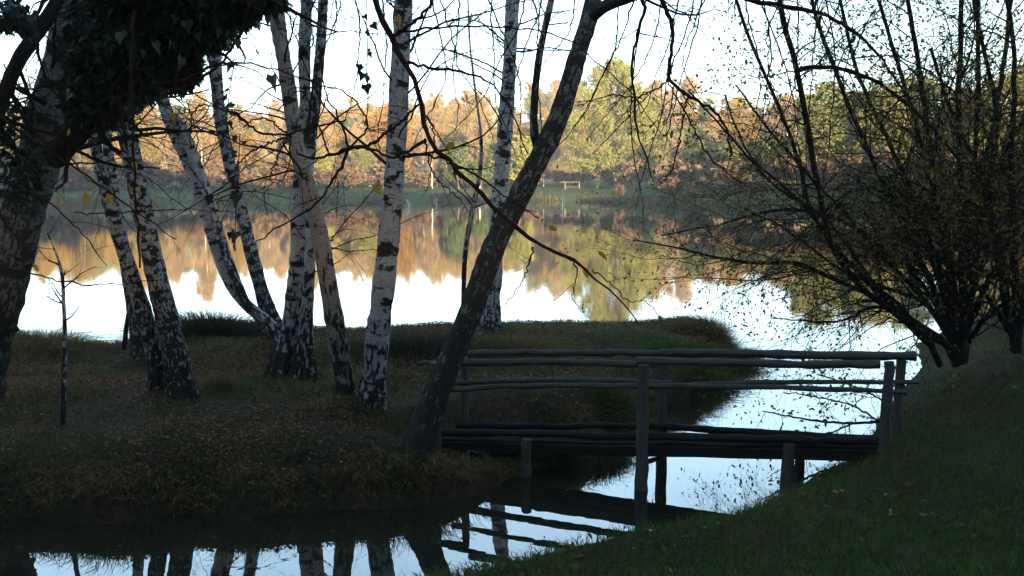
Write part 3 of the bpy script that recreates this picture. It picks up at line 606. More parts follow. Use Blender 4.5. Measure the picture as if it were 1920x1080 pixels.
# ------------------------------------------------------------------ ivy on the big left tree and the limb it covers
def ivy():
    root = trees['big_left']
    limb = [(105, 300, 40), (150, 235, 60), (200, 170, 72), (270, 110, 66), (340, 60, 58), (410, 10, 50), (500, -50, 40), (620, -110, 30)]
    mb, p, r = stem_mb(limb, 9.9, 6.2, 41, k=12, n=40); mb.build('limb', M_twig, root)
    l2 = [(70, 60, 30), (35, 110, 28), (5, 180, 28), (-15, 260, 26), (-40, 340, 26)]
    l3 = [(190, 260, 14), (198, 120, 22), (222, 20, 26), (232, -60, 24)]
    mb, p2, r2 = stem_mb([(140, -40, 32)]+l2, 9.3, 8, 42, k=10, n=30); mb2, p3, r3 = stem_mb(l3, 9, 8.5, 43, k=8, n=20, mb=mb); mb.build('limb', M_twig, root)
    iv = empty("ivy", tuple(p[0, 0]), "dense dark green ivy hanging over the limb at the top left corner", "ivy"); rng = R(44)
    lm = MB()
    def cloud(cx, cy, rx, ry, Y, dY, n, size=.08):
        a = rng.normal(0, 1, (n, 3)); a /= np.linalg.norm(a, axis=1, keepdims=True); a *= rng.uniform(.15, 1, (n, 1))**.45
        c = P(cx, cy, Y); s = Y/F; pos = c+a*np.array([rx*s, dY, ry*s]); d = a.copy(); d[:, 1] -= .4; d[:, 2] -= .5
        leaves(lm, pos, size, rng, IVY, 0, d, .4)
    for cx, cy, rx, ry, Y, dY, n in [(40, 300, 30, 110, 9.9, .3, 420), (180, 190, 55, 50, 9.2, .4, 1300), (210, 145, 75, 62, 8.8, .5, 1800), (265, 105, 62, 62, 8.4, .5, 1700), (310, 65, 60, 66, 8.0, .5, 1600), (372, 40, 55, 52, 7.4, .45, 1300), (300, 10, 120, 60, 7.6, .6, 2400),
                                     (425, 5, 50, 42, 7.0, .4, 800), (485, -10, 40, 26, 6.7, .4, 400), (190, 30, 60, 80, 8.4, .4, 700), (10, 30, 50, 30, 8.0, .4, 300), (250, 150, 45, 40, 8.4, .4, 800), (330, -45, 190, 40, 7.2, .8, 1800), (215, 185, 50, 28, 8.7, .3, 700), (330, 120, 40, 50, 7.8, .3, 900)]:
        cloud(cx, cy, rx, ry, Y, dY, n)
    # broad single leaves in front, each big enough to read
    for x, y in [(575/2.*1, 0)]: pass
    big = [(350, 40), (372, 62), (290, 80), (318, 78), (480, 88), (505, 30), (466, 40), (432, 45), (410, 55), (340, 108), (245, 80), (440, 110), (456, 118), (250, 200), (178, 260), (510, 142), (330, 30), (380, 20), (300, 50), (225, 60), (270, 95), (420, 20), (445, 75)]
    bp = np.array([P(x, y, 6.4+.8*rng.random()) for x, y in big]); leaves(lm, bp, .095, rng, IVY, 0, np.tile([[0, 0, -1.0]], (len(bp), 1)), .3)
    lm.build('foliage', M_ivy, iv, smooth=False)
    vm = MB(); q, qr = grow(rng, p, r, 26, 1.1, 70, -.3, .25, 8, .1, 1, .3); tubes(vm, q, qr, 4); q2, q2r = grow(rng, q, qr, 5, .5, 50, -.1, .25, 6); tubes(vm, q2, q2r, 3)
    q, qr = grow(rng, p2, r2, 20, 1.3, 60, .3, .2, 8, .0, 1, .35); tubes(vm, q, qr, 4); q2, q2r = grow(rng, q, qr, 7, .5, 50, .1, .25, 6); tubes(vm, q2, q2r, 3); vm.build('stem', M_twig, iv)
    # hanging strands
    for lb, st in (("long ivy strand dangling before the sky left of the thick birch", [(688, -30), (686, 40), (690, 90), (686, 150), (692, 195), (684, 235)]),
                   ("short ivy strand hanging beside the slender speckled birch", [(436, 60), (440, 110), (434, 150), (428, 190), (424, 240), (440, 290)]),
                   ("ivy strand hanging past the slender birch down to a lone leaf clump", [(450, 250), (446, 330), (442, 400), (440, 455)])):
        w = pxpath([(x, y, 2.2) for x, y in st], 5.6, 5.6, 26); rt = empty("ivy_strand", tuple(w[0, :3]), lb, "ivy"); m_ = MB(); tubes(m_, w[:, :3], w[:, 3], 4); m_.build('stem', M_twig, rt)
        lo = MB(); kk = np.sort(rng.choice(np.arange(2, 26), 16)); leaves(lo, w[kk, :3]+rng.normal(0, .02, (16, 3)), .055, rng, IVY, 0, np.tile([[0, 0, -.6]], (16, 1)), .2, .6); lo.build('foliage', M_ivy, rt, smooth=False)
ivy()

# ------------------------------------------------------------------ boughs that reach in from above the photographer
def bough(label, mains, Y0, Y1, seed, gens, mtw, leaf=None, leafn=0, leafsize=.05, yl=None, name='overhanging_bough', keep=1.0):
    b = P(mains[0][0][0], mains[0][0][1], Y0); root = empty(name, tuple(b), label, 'branch'); mb = MB(); rng = R(seed); paths = []
    for i, q in enumerate(mains):
        w = pxpath([(a_[0], a_[1], a_[2]*.85) for a_ in q], Y0, Y1, 30); w[:, :3] += rng.normal(0, .006, (30, 3)); r = w[:, 3]*(1+.08*rng.normal(0, 1, 30)); tubes(mb, w[:, :3], r, 8, 0, .06, rng); paths.append((w[:, :3], r))
    cur = np.array([p for p, _ in paths]); cr = np.array([r for _, r in paths]); last = cur
    for g in gens:
        g = dict(g); k = g.pop('k', 4); cur, cr = grow(rng, cur, cr, **g); tubes(mb, cur, cr, k); last = cur
    mb.build('branches', mtw, root)
    if leafn:
        pp, dd = along(rng, last, leafn, .3); s = rng.random(len(pp)) < keep; lm = MB(); leaves(lm, pp[s], leafsize, rng, LEAF, 0, dd[s], .6); lm.build('foliage', leaf, root, smooth=False)
    if yl:
        
        for x, y in yl:
            lm = MB(); leaves(lm, P(x, y, Y0+.15)[None], leafsize*2.3, rng, LEAF, 0, np.array([[.3, 0, -1.0]]), .1, .25); lm.build('leaf', M_yleaf, root, smooth=False)
    return root
bg_ = [dict(count=3, length=.34, spread=48, up=-.12, wig=.14, npts=9, rr=.45, t0=.15), dict(count=2, length=.15, spread=45, up=-.2, wig=.16, npts=6, rr=.55)]
bough("knotty dark bough that drops across the thickest birch and on past the leaning tree",
 [[(690, -40, 17), (706, 10, 17), (735, 72, 16), (762, 125, 15), (782, 155, 13), (796, 210, 12), (798, 262, 11), (850, 310, 11), (920, 382, 10), (980, 440, 9), (1060, 480, 9), (1110, 510, 6), (1150, 550, 4), (1200, 608, 3)],
  [(735, 72, 9), (765, 50, 8), (800, 20, 7), (830, -30, 7)], [(738, 66, 7), (775, 55, 6), (850, 50, 5), (930, 50, 4), (1010, 54, 4), (1060, 72, 3.5), (1120, 115, 3), (1180, 170, 2.5), (1240, 250, 2)],
  [(765, 118, 9), (800, 126, 7), (870, 135, 6), (925, 155, 5), (962, 210, 4), (990, 290, 3)], [(798, 262, 9), (770, 280, 7), (735, 300, 6), (690, 272, 7), (655, 278, 8), (600, 300, 6), (560, 290, 5)],
  [(790, 190, 6), (770, 210, 7), (735, 240, 7), (700, 270, 8), (655, 278, 9)], [(655, 278, 10), (625, 340, 6), (590, 390, 5), (520, 425, 4), (460, 470, 3)],
  [(655, 278, 7), (618, 300, 5), (588, 200, 4), (560, 160, 3.5), (520, 210, 3)], [(655, 278, 6), (640, 230, 5), (610, 180, 4), (600, 100, 3.5), (635, 30, 3), (640, -30, 3)],
  [(655, 275, 5), (700, 235, 5), (650, 170, 4), (605, 160, 4), (545, 165, 3)], [(760, 285, 7), (820, 295, 6), (880, 320, 5), (950, 370, 4), (1010, 410, 3)], [(1060, 480, 5), (1085, 500, 4), (1070, 560, 2), (1100, 590, 1.5)],
  [(1000, 465, 5), (985, 520, 3), (945, 575, 2)], [(1110, 505, 4), (1160, 545, 3), (1175, 570, 2.5), (1215, 560, 2), (1245, 612, 2)],
  [(798, 262, 5), (810, 330, 3.5), (860, 370, 3), (880, 400, 2)], [(790, 200, 5), (815, 240, 4), (812, 300, 3), (800, 360, 2)]],
 5.6, 5.3, 51, bg_, M_twig_red, M_brownleaf, 1, .035, yl=[(855, 38), (885, 22), (745, 28), (852, 265), (955, 408), (700, 345), (1028, 424), (1095, 500), (1120, 470)], keep=.06)
bough("thin dark bough with ivy leaves spreading left across the paired birches",
 [[(440, 210, 8), (480, 250, 6), (530, 255, 6), (600, 235, 5), (650, 225, 4)], [(545, 255, 6), (500, 270, 5), (460, 290, 4), (430, 330, 3)], [(545, 250, 5), (520, 290, 4), (505, 340, 3)], [(545, 255, 5), (490, 215, 4), (455, 240, 3)],
  [(300, 160, 10), (350, 150, 8), (400, 120, 7), (450, 115, 5), (520, 130, 4), (600, 160, 3)], [(300, 180, 9), (370, 155, 8), (420, 110, 6), (455, 60, 8), (470, 0, 9), (480, -40, 9)], [(440, 215, 5), (380, 190, 4), (340, 240, 3), (300, 260, 3)],
  [(545, 255, 4), (540, 330, 3), (490, 360, 2.5), (500, 400, 2)]], 6.8, 6.5, 52, bg_, M_twig_red, M_brownleaf, 1, .035, yl=[(260, 215), (320, 210), (345, 200), (430, 262), (508, 140)], keep=.03)
bough("low leafy bough of thin dark twigs with a few yellow leaves before the left trunks",
 [[(-30, 200, 9), (60, 260, 7), (150, 320, 5), (230, 380, 4), (330, 450, 3)], [(250, 20, 8), (245, 130, 8), (250, 250, 7), (255, 380, 6), (262, 500, 5)], [(-20, 500, 5), (60, 510, 4), (120, 530, 4), (200, 535, 3), (300, 525, 2)],
  [(-20, 330, 6), (80, 370, 4), (150, 430, 3), (200, 500, 2)], [(120, 310, 5), (200, 300, 3), (270, 330, 3), (360, 400, 2)], [(140, 400, 3), (240, 400, 3), (350, 390, 2), (440, 400, 2)]],
 6.2, 6.0, 53, [dict(count=4, length=.5, spread=48, up=-.1, wig=.12, npts=9, rr=.45, t0=.1), dict(count=3, length=.22, spread=45, up=-.1, wig=.15, npts=6, rr=.55)], M_twig, M_brownleaf, 1, .035,
 yl=[(150, 318), (160, 360), (105, 365), (218, 290), (200, 362), (252, 300), (62, 495), (172, 345), (130, 240), (240, 232), (260, 350)], keep=.04)
bough("arching dark bough that drops through the sky between the leaning tree and the right thicket",
 [[(1180, -20, 9), (1215, 5, 9), (1200, 50, 8), (1188, 90, 7), (1185, 140, 6), (1190, 195, 6), (1192, 240, 5), (1210, 290, 4), (1225, 340, 3)], [(1230, -20, 11), (1250, 15, 11), (1262, 60, 10), (1258, 110, 9), (1252, 150, 9), (1290, 180, 9), (1330, 200, 7), (1360, 230, 6), (1372, 290, 5)],
  [(1252, 150, 5), (1230, 170, 4), (1190, 185, 4), (1140, 175, 3), (1080, 200, 2)], [(1290, 180, 5), (1275, 260, 4), (1262, 320, 3), (1240, 345, 3)], [(1190, 190, 4), (1230, 160, 3), (1150, 250, 3), (1110, 290, 2)], [(1252, 150, 4), (1290, 220, 4), (1330, 300, 4), (1400, 350, 3)]],
 7.2, 7.0, 54, [dict(count=5, length=.7, spread=50, up=-.1, wig=.13, npts=9, rr=.4, t0=.05), dict(count=3, length=.3, spread=45, up=-.1, wig=.15, npts=6, rr=.55)], M_twig, M_shrubleaf, 2, .035, keep=.12)

# fine whips that hang into the picture from the crowns above it
def arcs(x0, x1, n, seed, ymin, ymax, drift):
    rg = R(seed); out = []
    for k in range(n):
        x = x0+(x1-x0)*(k+rg.uniform(.1, .9))/n; y1 = rg.uniform(ymin, ymax); dx = rg.normal(drift, 70); t = np.linspace(0, 1, 7); bow = rg.normal(0, 45)
        out.append([(x+dx*a+bow*math.sin(3.1*a)+rg.normal(0, 5), -40+(y1+40)*a**.85, 4.6-3.0*a) for a in t])
    return out
FG = [dict(count=7, length=.85, spread=48, up=-.25, wig=.15, npts=9, rr=.5, t0=.05, k=3), dict(count=4, length=.4, spread=42, up=-.3, wig=.17, npts=6, rr=.6, k=3)]
bough("net of fine hanging twigs before the sky between the leaning tree and the thicket", arcs(1150, 1560, 15, 81, 180, 470, -40), 9.6, 9.2, 82, FG, M_twig, M_shrubleaf, 1, .04, keep=.35)
bough("curtain of thin bare twigs hanging around the tops of the two straight birches", arcs(600, 1090, 14, 83, 90, 330, 10), 9.4, 9.2, 84, FG, M_twig, M_brownleaf, 1, .035, keep=.04)

# ------------------------------------------------------------------ the thicket on the right bank
def thicket(label, base, stems, Y0, Y1, seed, gens, leafn, leafsize=.04, keep=1.0, name='alder_shrub', mtw=None):
    b = P(base[0], base[1], Y0); root = empty(name, (b[0], b[1], float(hz(b[0], b[1]))), label, 'shrub'); rng = R(seed); mb = MB(); P1 = []; R1 = []; stems = [[(q[0], q[1], q[2]*(.62 if q[2] > 12 else .8)) for q in st] for st in stems]
    for i, st in enumerate(stems):
        yy = Y1+rng.uniform(-1.0, 1.0); w = pxpath(st, Y0, yy, 30); w[:, :3] += np.cumsum(rng.normal(0, .008, (30, 3)), 0)
        if w[0, 2] < b[2]+.5: w[0, 2] -= .15
        d = w[-1, :3]-w[-3, :3]; r = w[:, 3]; tubes(mb, w[:, :3], r, 8, 0, .05, rng); P1.append(w[:, :3]); R1.append(r)
    mb.build('stem', M_shrub, root); cur, cr = np.array(P1), np.array(R1); tw = MB(); last = [cur]
    for g in gens:
        g = dict(g); k = g.pop('k', 3); cur, cr = grow(rng, cur, cr, **g); tubes(tw, cur, cr, k); last.append(cur)
    tw.build('branches', mtw or M_twig, root)
    pp, dd = along(rng, last[-1], leafn, .2); s = rng.random(len(pp)) < keep; pp, dd = pp[s], dd[s]; lm = MB(); leaves(lm, pp, leafsize, rng, LEAF, 0, dd, .3); lm.build('foliage', M_shrubleaf, root, smooth=False)
    return root
B1 = (1800, 655)
T1 = [[(1800, 660, 50), (1790, 560, 34), (1770, 440, 26), (1745, 320, 20), (1725, 150, 17), (1700, 0, 15), (1690, -80, 12)],
      [(1798, 660, 40), (1760, 560, 24), (1700, 430, 20), (1640, 300, 17), (1590, 180, 14), (1540, 60, 12), (1510, -60, 9)],
      [(1802, 660, 40), (1800, 540, 26), (1790, 380, 22), (1784, 220, 20), (1790, 90, 17), (1795, -80, 15)],
      [(1806, 660, 40), (1822, 540, 26), (1835, 400, 20), (1860, 250, 17), (1885, 100, 15), (1900, -80, 12)],
      [(1795, 665, 34), (1740, 620, 20), (1660, 570, 14), (1570, 535, 12), (1490, 490, 11), (1430, 495, 8), (1350, 485, 7), (1270, 465, 5), (1190, 452, 3)],
      [(1795, 665, 30), (1760, 640, 16), (1700, 600, 11), (1640, 570, 9), (1600, 610, 6), (1530, 612, 5), (1440, 608, 3)],
      [(1795, 640, 26), (1720, 540, 16), (1650, 470, 13), (1590, 400, 10), (1500, 300, 8), (1430, 220, 6), (1380, 150, 5)],
      [(1795, 630, 24), (1720, 520, 14), (1620, 430, 11), (1520, 390, 9), (1420, 400, 7), (1330, 430, 5), (1240, 440, 3)],
      [(1800, 650, 26), (1830, 560, 18), (1880, 470, 14), (1930, 380, 12), (1980, 250, 10)],
      [(1795, 620, 20), (1740, 430, 14), (1660, 250, 12), (1600, 100, 10), (1570, -60, 8)],
      [(1800, 640, 26), (1812, 450, 18), (1835, 200, 15), (1838, 0, 13), (1835, -80, 11)],
      [(1795, 650, 22), (1755, 500, 14), (1690, 380, 11), (1600, 350, 8), (1520, 420, 6), (1470, 470, 5)],
      [(1795, 655, 20), (1735, 560, 12), (1620, 520, 9), (1540, 470, 7), (1470, 410, 5), (1400, 380, 4)],
      [(1800, 660, 24), (1850, 600, 16), (1900, 560, 12), (1960, 500, 10)],
      [(1795, 600, 18), (1755, 350, 13), (1700, 150, 11), (1640, -40, 9)], [(1800, 560, 18), (1850, 350, 13), (1930, 200, 10)]]
G1 = [dict(count=27, length=2.1, spread=45, up=-.1, wig=.16, npts=10, t0=.1, rr=.4, k=4), dict(count=9, length=1.0, spread=48, up=-.15, wig=.19, npts=7, rr=.5), dict(count=5, length=.4, spread=42, up=-.05, wig=.16, npts=4, rr=.6)]
thicket("tall many-stemmed thicket fanning out near the right end of the footbridge", B1, T1, 12.2, 12.0, 61, G1, 2, .046, .36)
T2 = [[(1765, 665, 22), (1700, 600, 20), (1620, 540, 20), (1568, 470, 20), (1545, 380, 20), (1530, 290, 21), (1515, 200, 20), (1495, 100, 20), (1475, 20, 21), (1465, -80, 18)],
      [(1765, 665, 18), (1680, 560, 14), (1580, 480, 12), (1520, 400, 12), (1480, 250, 9), (1420, 120, 9), (1380, 20, 9), (1360, -60, 8)],
      [(1765, 665, 16), (1660, 570, 12), (1570, 470, 10), (1480, 350, 7), (1430, 330, 6), (1380, 260, 5), (1360, 180, 4)],
      [(1545, 400, 10), (1470, 370, 7), (1400, 300, 6), (1340, 220, 5), (1290, 170, 4)],
      [(1500, 130, 12), (1560, 120, 10), (1640, 150, 9), (1720, 210, 8), (1800, 300, 7)],
      [(1330, -40, 11), (1400, 5, 10), (1470, 10, 12), (1560, 30, 9), (1640, 90, 7), (1700, 180, 6)]]
G2 = [dict(count=24, length=1.3, spread=52, up=-.2, wig=.18, npts=9, t0=.05, rr=.35, k=4), dict(count=6, length=.5, spread=45, up=-.1, wig=.16, npts=6, rr=.5), dict(count=5, length=.22, spread=45, up=-.1, wig=.18, npts=4, rr=.6)]
T2b = T2[:3]+[[(1765, 665, 16), (1640, 540, 12), (1545, 400, 11), (1470, 370, 7), (1400, 300, 6), (1340, 220, 5), (1290, 170, 4)]]
thicket("leafy arching shrub before the tall thicket, its thickest stem bent to the top edge", (1765, 665), T2b, 11.6, 9.6, 62, G2, 2, .042, .4)
bough("heavy bough entering at the top right and arching down before the thicket", T2[4:], 8.8, 8.6, 64, [dict(count=12, length=.9, spread=50, up=-.15, wig=.13, npts=9, rr=.35, t0=.05), dict(count=6, length=.45, spread=45, up=-.1, wig=.15, npts=6, rr=.5), dict(count=4, length=.2, spread=45, up=-.1, wig=.15, npts=4, rr=.6)], M_twig, M_shrubleaf, 2, .04, keep=.5)
bough("low leafy bough reaching left over the channel beyond the right end of the footbridge", [[(1715, 770, 10), (1650, 790, 8), (1580, 795, 7), (1500, 785, 5), (1430, 770, 3)], [(1650, 790, 6), (1600, 760, 5), (1540, 745, 4), (1470, 735, 3)], [(1690, 780, 6), (1640, 740, 5), (1590, 720, 4), (1530, 700, 3)], [(1600, 793, 5), (1560, 812, 4), (1500, 820, 3), (1440, 815, 2)]],
 11.6, 10.6, 66, [dict(count=7, length=.75, spread=45, up=-.05, wig=.13, npts=8, rr=.5, t0=.1), dict(count=5, length=.35, spread=45, up=.0, wig=.15, npts=5, rr=.55)], M_twig, M_shrubleaf, 4, .05, keep=.8)
T3 = [[(1905, 640, 28), (1900, 500, 26), (1890, 330, 20), (1905, 180, 16), (1890, -60, 14)], [(1905, 640, 30), (1870, 500, 18), (1850, 360, 15), (1870, 220, 12), (1830, 60, 10), (1800, -60, 9)],
      [(1905, 640, 30), (1940, 500, 20), (1960, 300, 16), (1980, 100, 12)], [(1905, 640, 24), (1860, 560, 14), (1800, 500, 11), (1740, 420, 9), (1680, 330, 7)], [(1905, 640, 24), (1880, 420, 14), (1800, 250, 10), (1740, 100, 8)]]
thicket("darker bush at the right edge, close beside the tall thicket", (1905, 640), T3, 11.0, 10.5, 63, [dict(G1[0], count=16, length=1.5), dict(G1[1]), dict(G1[2])], 4, .042, .6)

# ------------------------------------------------------------------ footbridge
def woodmat(name, c1, c2):
    m, nt, b = mat(name, rough=.85, spec=.08); uv = nt.nodes.new("ShaderNodeUVMap"); mp = N(nt, "ShaderNodeMapping"); mp.inputs['Scale'].default_value = (55, 3.0, 1); nt.links.new(uv.outputs[0], mp.inputs[0])
    n = N(nt, "ShaderNodeTexNoise", Scale=1.0, Detail=5.0, Roughness=.7); nt.links.new(mp.outputs[0], n.inputs[0]); n2 = N(nt, "ShaderNodeTexNoise", Scale=3.0, Detail=3.0); nt.links.new(uv.outputs[0], n2.inputs[0])
    c = mixc(nt, n2.outputs[0], ramp(nt, n.outputs[0], [(.35, c1), (.6, c2)]), tuple(x*.55 for x in c2)); nt.links.new(c, b.inputs['Base Color']); bump(nt, b, n.outputs[0], .9, .006); return m
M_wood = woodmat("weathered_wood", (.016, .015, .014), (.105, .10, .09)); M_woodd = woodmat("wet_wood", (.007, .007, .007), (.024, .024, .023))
M_board = woodmat("grey_board", (.12, .125, .125), (.2, .21, .21))
def bridge():
    A = P(812, 828, 10.15); B = P(1690, 846, 8.75); A[2] = .36; B[2] = .70
    u = (B-A)/np.linalg.norm(B-A); n_ = np.array([-u[1], u[0], 0]); n_ /= np.linalg.norm(n_)
    if n_[1] < 0: n_ = -n_
    root = empty("footbridge", tuple(A), "narrow weathered footbridge of rough round logs over the channel to the spit", "footbridge"); Wd = .56; rng = R(71)
    def log(name, p0, p1, r0, r1, m=M_wood, bow=.03, n=26, k=12, knots=.09):
        t = np.linspace(0, 1, n)[:, None]; p = p0*(1-t)+p1*t; w = np.cumsum(rng.normal(0, .0035, (n, 3)), 0); w -= w[-1]*t; p = p+w+np.array([0, 0, 1])*bow*np.sin(t*np.pi)
        r = (r0+(r1-r0)*t[:, 0])*(1+knots*rng.normal(0, 1, n)); mb = MB(); tubes(mb, p, r, k, 0, .06, rng, cap=True); return mb.build(name, m, root)
    def pt(px, py, off):         # point on the near (off 0) or far (off Wd) side plane of the bridge seen at that pixel
        d = ray(px, py); o = np.array([0, 0, CZ]); a = A+n_*off; t = ((a-o)@n_)/(d@n_); return o+d*t
    # rails: near and far side, top, middle and kerb logs, laid as two overlapping rough poles
    log('handrail', pt(868, 680, 0), pt(1235, 684, 0), .044, .040, bow=.01); log('handrail', pt(1195, 676, 0), pt(1650, 683, 0), .046, .046, bow=-.02)
    log('handrail', pt(876, 664, Wd), pt(1300, 662, Wd), .038, .042, bow=.01); log('handrail', pt(1240, 660, Wd), pt(1718, 668, Wd), .045, .055, bow=.01)
    log('middle_rail', pt(790, 735, 0), pt(1215, 722, 0), .034, .034); log('middle_rail', pt(1190, 723, 0), pt(1700, 736, 0), .034, .026)
    log('middle_rail', pt(846, 716, Wd), pt(1260, 718, Wd), .034, .032); log('middle_rail', pt(1230, 724, Wd), pt(1722, 716, Wd), .030, .026)
    log('handrail', pt(783, 681, Wd), pt(872, 681, Wd), .030, .034, bow=.0)
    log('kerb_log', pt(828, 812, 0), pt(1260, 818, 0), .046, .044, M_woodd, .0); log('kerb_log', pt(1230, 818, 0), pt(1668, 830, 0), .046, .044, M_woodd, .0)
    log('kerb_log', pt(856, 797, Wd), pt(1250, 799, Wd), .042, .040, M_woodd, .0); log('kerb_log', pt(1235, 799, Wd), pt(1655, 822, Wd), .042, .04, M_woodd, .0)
    # posts (square, split timber)
    def post(px, top, off, bz, w=.105, px2=None, m=M_wood, name='post'):
        a = pt(px, top, off); c = a.copy(); c[2] = bz; 
        if px2 is not None: c = pt(px2, 900, off); c[2] = bz
        t = np.linspace(0, 1, 14)[:, None]; p = c*(1-t)+a*t; p += rng.normal(0, .003, p.shape); mb = MB(); r = w*.62*(1.15-.25*t[:, 0])*(1+.04*rng.normal(0, 1, 14))
        tubes(mb, p, r, 7, 0, .05, rng, cap=True); mb.build(name, m, root)
    post(1207, 684, -.055, -.5, .115, 1203); post(1243, 682, Wd+.05, -.5, .10, 1240)
    post(814, 680, -.055, .1, .10, 820); post(871, 670, Wd+.05, .15, .085)
    post(1667, 678, -.055, float(hz(*pt(1667, 820, 0)[:2]))-.3, .092); post(1690, 664, Wd+.05, float(hz(*pt(1690, 820, Wd)[:2]))-.3, .09)
    post(1480, 832, .03, -.4, .12, 1474, name='pier'); post(1500, 850, Wd-.05, -.4, .10, name='pier'); post(988, 824, .03, -.5, .11, 982, name='pier'); post(1024, 824, Wd-.04, -.5, .11, name='pier')
    # beams
    def box(name, p0, p1, hy, hz_, m=M_woodd, dz=0.0):
        u_ = (p1-p0)/np.linalg.norm(p1-p0); z = np.array([0, 0, 1.0]); s = 16; t = np.linspace(0, 1, s)[:, None]; c = p0*(1-t)+p1*t+z*dz; mb = MB()
        V = np.stack([c+n_*a*hy+z*b*hz_*(1+.06*rng.normal(0, 1, (s, 1))) for a, b in ((-1, -1), (1, -1), (1, 1), (-1, 1))], 1); idx = np.arange(s*4).reshape(s, 4)
        f = [[idx[i, j], idx[i, (j+1) % 4], idx[i+1, (j+1) % 4], idx[i+1, j]] for i in range(s-1) for j in range(4)]+[list(idx[0][::-1]), list(idx[-1])]
        L = np.linalg.norm(p1-p0); uv = np.zeros((s, 4, 2)); uv[..., 1] = t*L; uv[..., 0] = [0, .1, .25, .35]; mb.add(V, f, uv); return mb.build(name, m, root, smooth=False)
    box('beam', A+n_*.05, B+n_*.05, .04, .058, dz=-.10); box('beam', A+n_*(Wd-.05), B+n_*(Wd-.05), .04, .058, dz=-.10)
    for o_ in (.09, .19, .29, .40):         # walking surface: long rough poles side by side
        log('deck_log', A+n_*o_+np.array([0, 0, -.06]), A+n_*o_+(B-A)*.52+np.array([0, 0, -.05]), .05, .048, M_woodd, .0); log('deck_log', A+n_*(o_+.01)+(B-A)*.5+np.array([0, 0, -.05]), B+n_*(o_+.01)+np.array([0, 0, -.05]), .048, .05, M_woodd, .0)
    # small bracket at the middle post and the cross log lying at its foot, seen from the bank
    q0 = pt(1207, 868, 0); q1 = pt(1237, 858, Wd*.5); log('bracket', q0, q1, .03, .03, M_woodd, 0, 6, 8)
    # the pale end board beside the leaning tree
    a = P(766, 765, 11.0); b = P(812, 737, 10.6); h = .165; mb = MB(); th = np.array([.01, .03, 0]); a[2] += 0
    V = [a-[0, 0, h/2], b-[0, 0, h/2], b+[0, 0, h/2], a+[0, 0, h/2]]; V = [np.array(v) for v in V]; V += [v+th for v in V]
    mb.add(V, [[0, 1, 2, 3], [7, 6, 5, 4], [0, 4, 5, 1], [1, 5, 6, 2], [2, 6, 7, 3], [3, 7, 4, 0]], [[0, 0], [0, .6], [.16, .6], [.16, 0]]*2); mb.build('end_board', M_board, root, smooth=False)['label'] = 'pale grey end board'
bridge()

# ------------------------------------------------------------------ ground cover
def scatter(n, x0, x1, y0, y1, seed, fn):
    rng = R(seed); x = rng.uniform(x0, x1, n); y = rng.uniform(y0, y1, n); z = hz(x, y); inside = np.abs(x) < y*.66+1.2
    k = fn(x, y, z, rng) & (z > .01) & inside; return np.stack([x[k], y[k], z[k]], 1), rng
BL = lambda w: np.array([[0, -w, 0], [.55, -w*.7, .0], [1, 0, 0], [.55, w*.7, .0]])
def blades(name, pts, size, rng, m, label=None, up=1.0, spread=.5, w=.02, bend=.35, var=.5, push=None, **pr):
    M = len(pts); d = np.stack([rng.normal(0, spread, M), rng.normal(0, spread, M), np.full(M, up)], 1)
    if push is not None: d = d+push
    d /= np.linalg.norm(d, axis=1, keepdims=True); s = size*rng.uniform(1-var, 1+var, M); side = np.cross(d, rng.normal(0, 1, (M, 3))); side /= np.linalg.norm(side, axis=1, keepdims=True)
    out = d*[1, 1, 0]; out = out+rng.normal(0, .15, (M, 3)); W = (w*np.ones(M))[:, None]; p0 = pts; p1 = pts+d*(s*.55)[:, None]; p2 = p1+(d*[1, 1, .55]+out*bend-np.array([0, 0, bend*.5]))*(s*.5)[:, None]
    V = np.stack([p0-side*W, p0+side*W, p1+side*W*.8, p1-side*W*.8, p2], 1); idx = np.arange(M)*5; mb = MB()
    mb.v.append(V.reshape(-1, 3)); q = np.stack([idx, idx+1, idx+2, idx+3], 1); t = np.stack([idx+3, idx+2, idx+4], 1)
    mb.l.append(q.ravel()); mb.n.append(np.full(M, 4)); mb.l.append(t.ravel()); mb.n.append(np.full(M, 3)); mb.uv.append(np.zeros((M*5, 2))); mb.m.append(np.zeros(2*M)); mb.k = M*5
    return mb.build(name, m, smooth=False, **pr)
# right bank turf
pts, rg = scatter(300000, -4, 12, 2.2, 17, 201, lambda x, y, z, r: (poly_sd(x, y, RB) > .02) & (r.random(len(x)) < np.clip(9/(y*y*.35+2), .05, 1)*.95))
blades('grass', pts, .12, rg, M_grass, spread=.5, w=.0034, kind='stuff')
# spit: mixed dry and green grass, thinner in the middle, tufts on the rims
tuft = lambda x, y: vnoise(x, y, .55, 31)*.6+vnoise(x, y, 1.7, 32)*.4
pts, rg = scatter(105000, -15, 4.5, 8, 18.5, 202, lambda x, y, z, r: (poly_sd(x, y, PEN) > .0) & (r.random(len(x)) < np.clip((tuft(x, y)-.42)*3.2, .03, .9)))
blades('grass', pts, .12, rg, M_grass, spread=.5, w=.0035, kind='stuff')
pts, rg = scatter(90000, -15, 4.5, 8, 18.5, 203, lambda x, y, z, r: (poly_sd(x, y, PEN) > .0) & (r.random(len(x)) < np.clip((vnoise(x, y, .8, 35)-.6)*4, .02, .8)))
blades('dry_grass', pts, .14, rg, M_dry, spread=.45, w=.0035, kind='stuff')
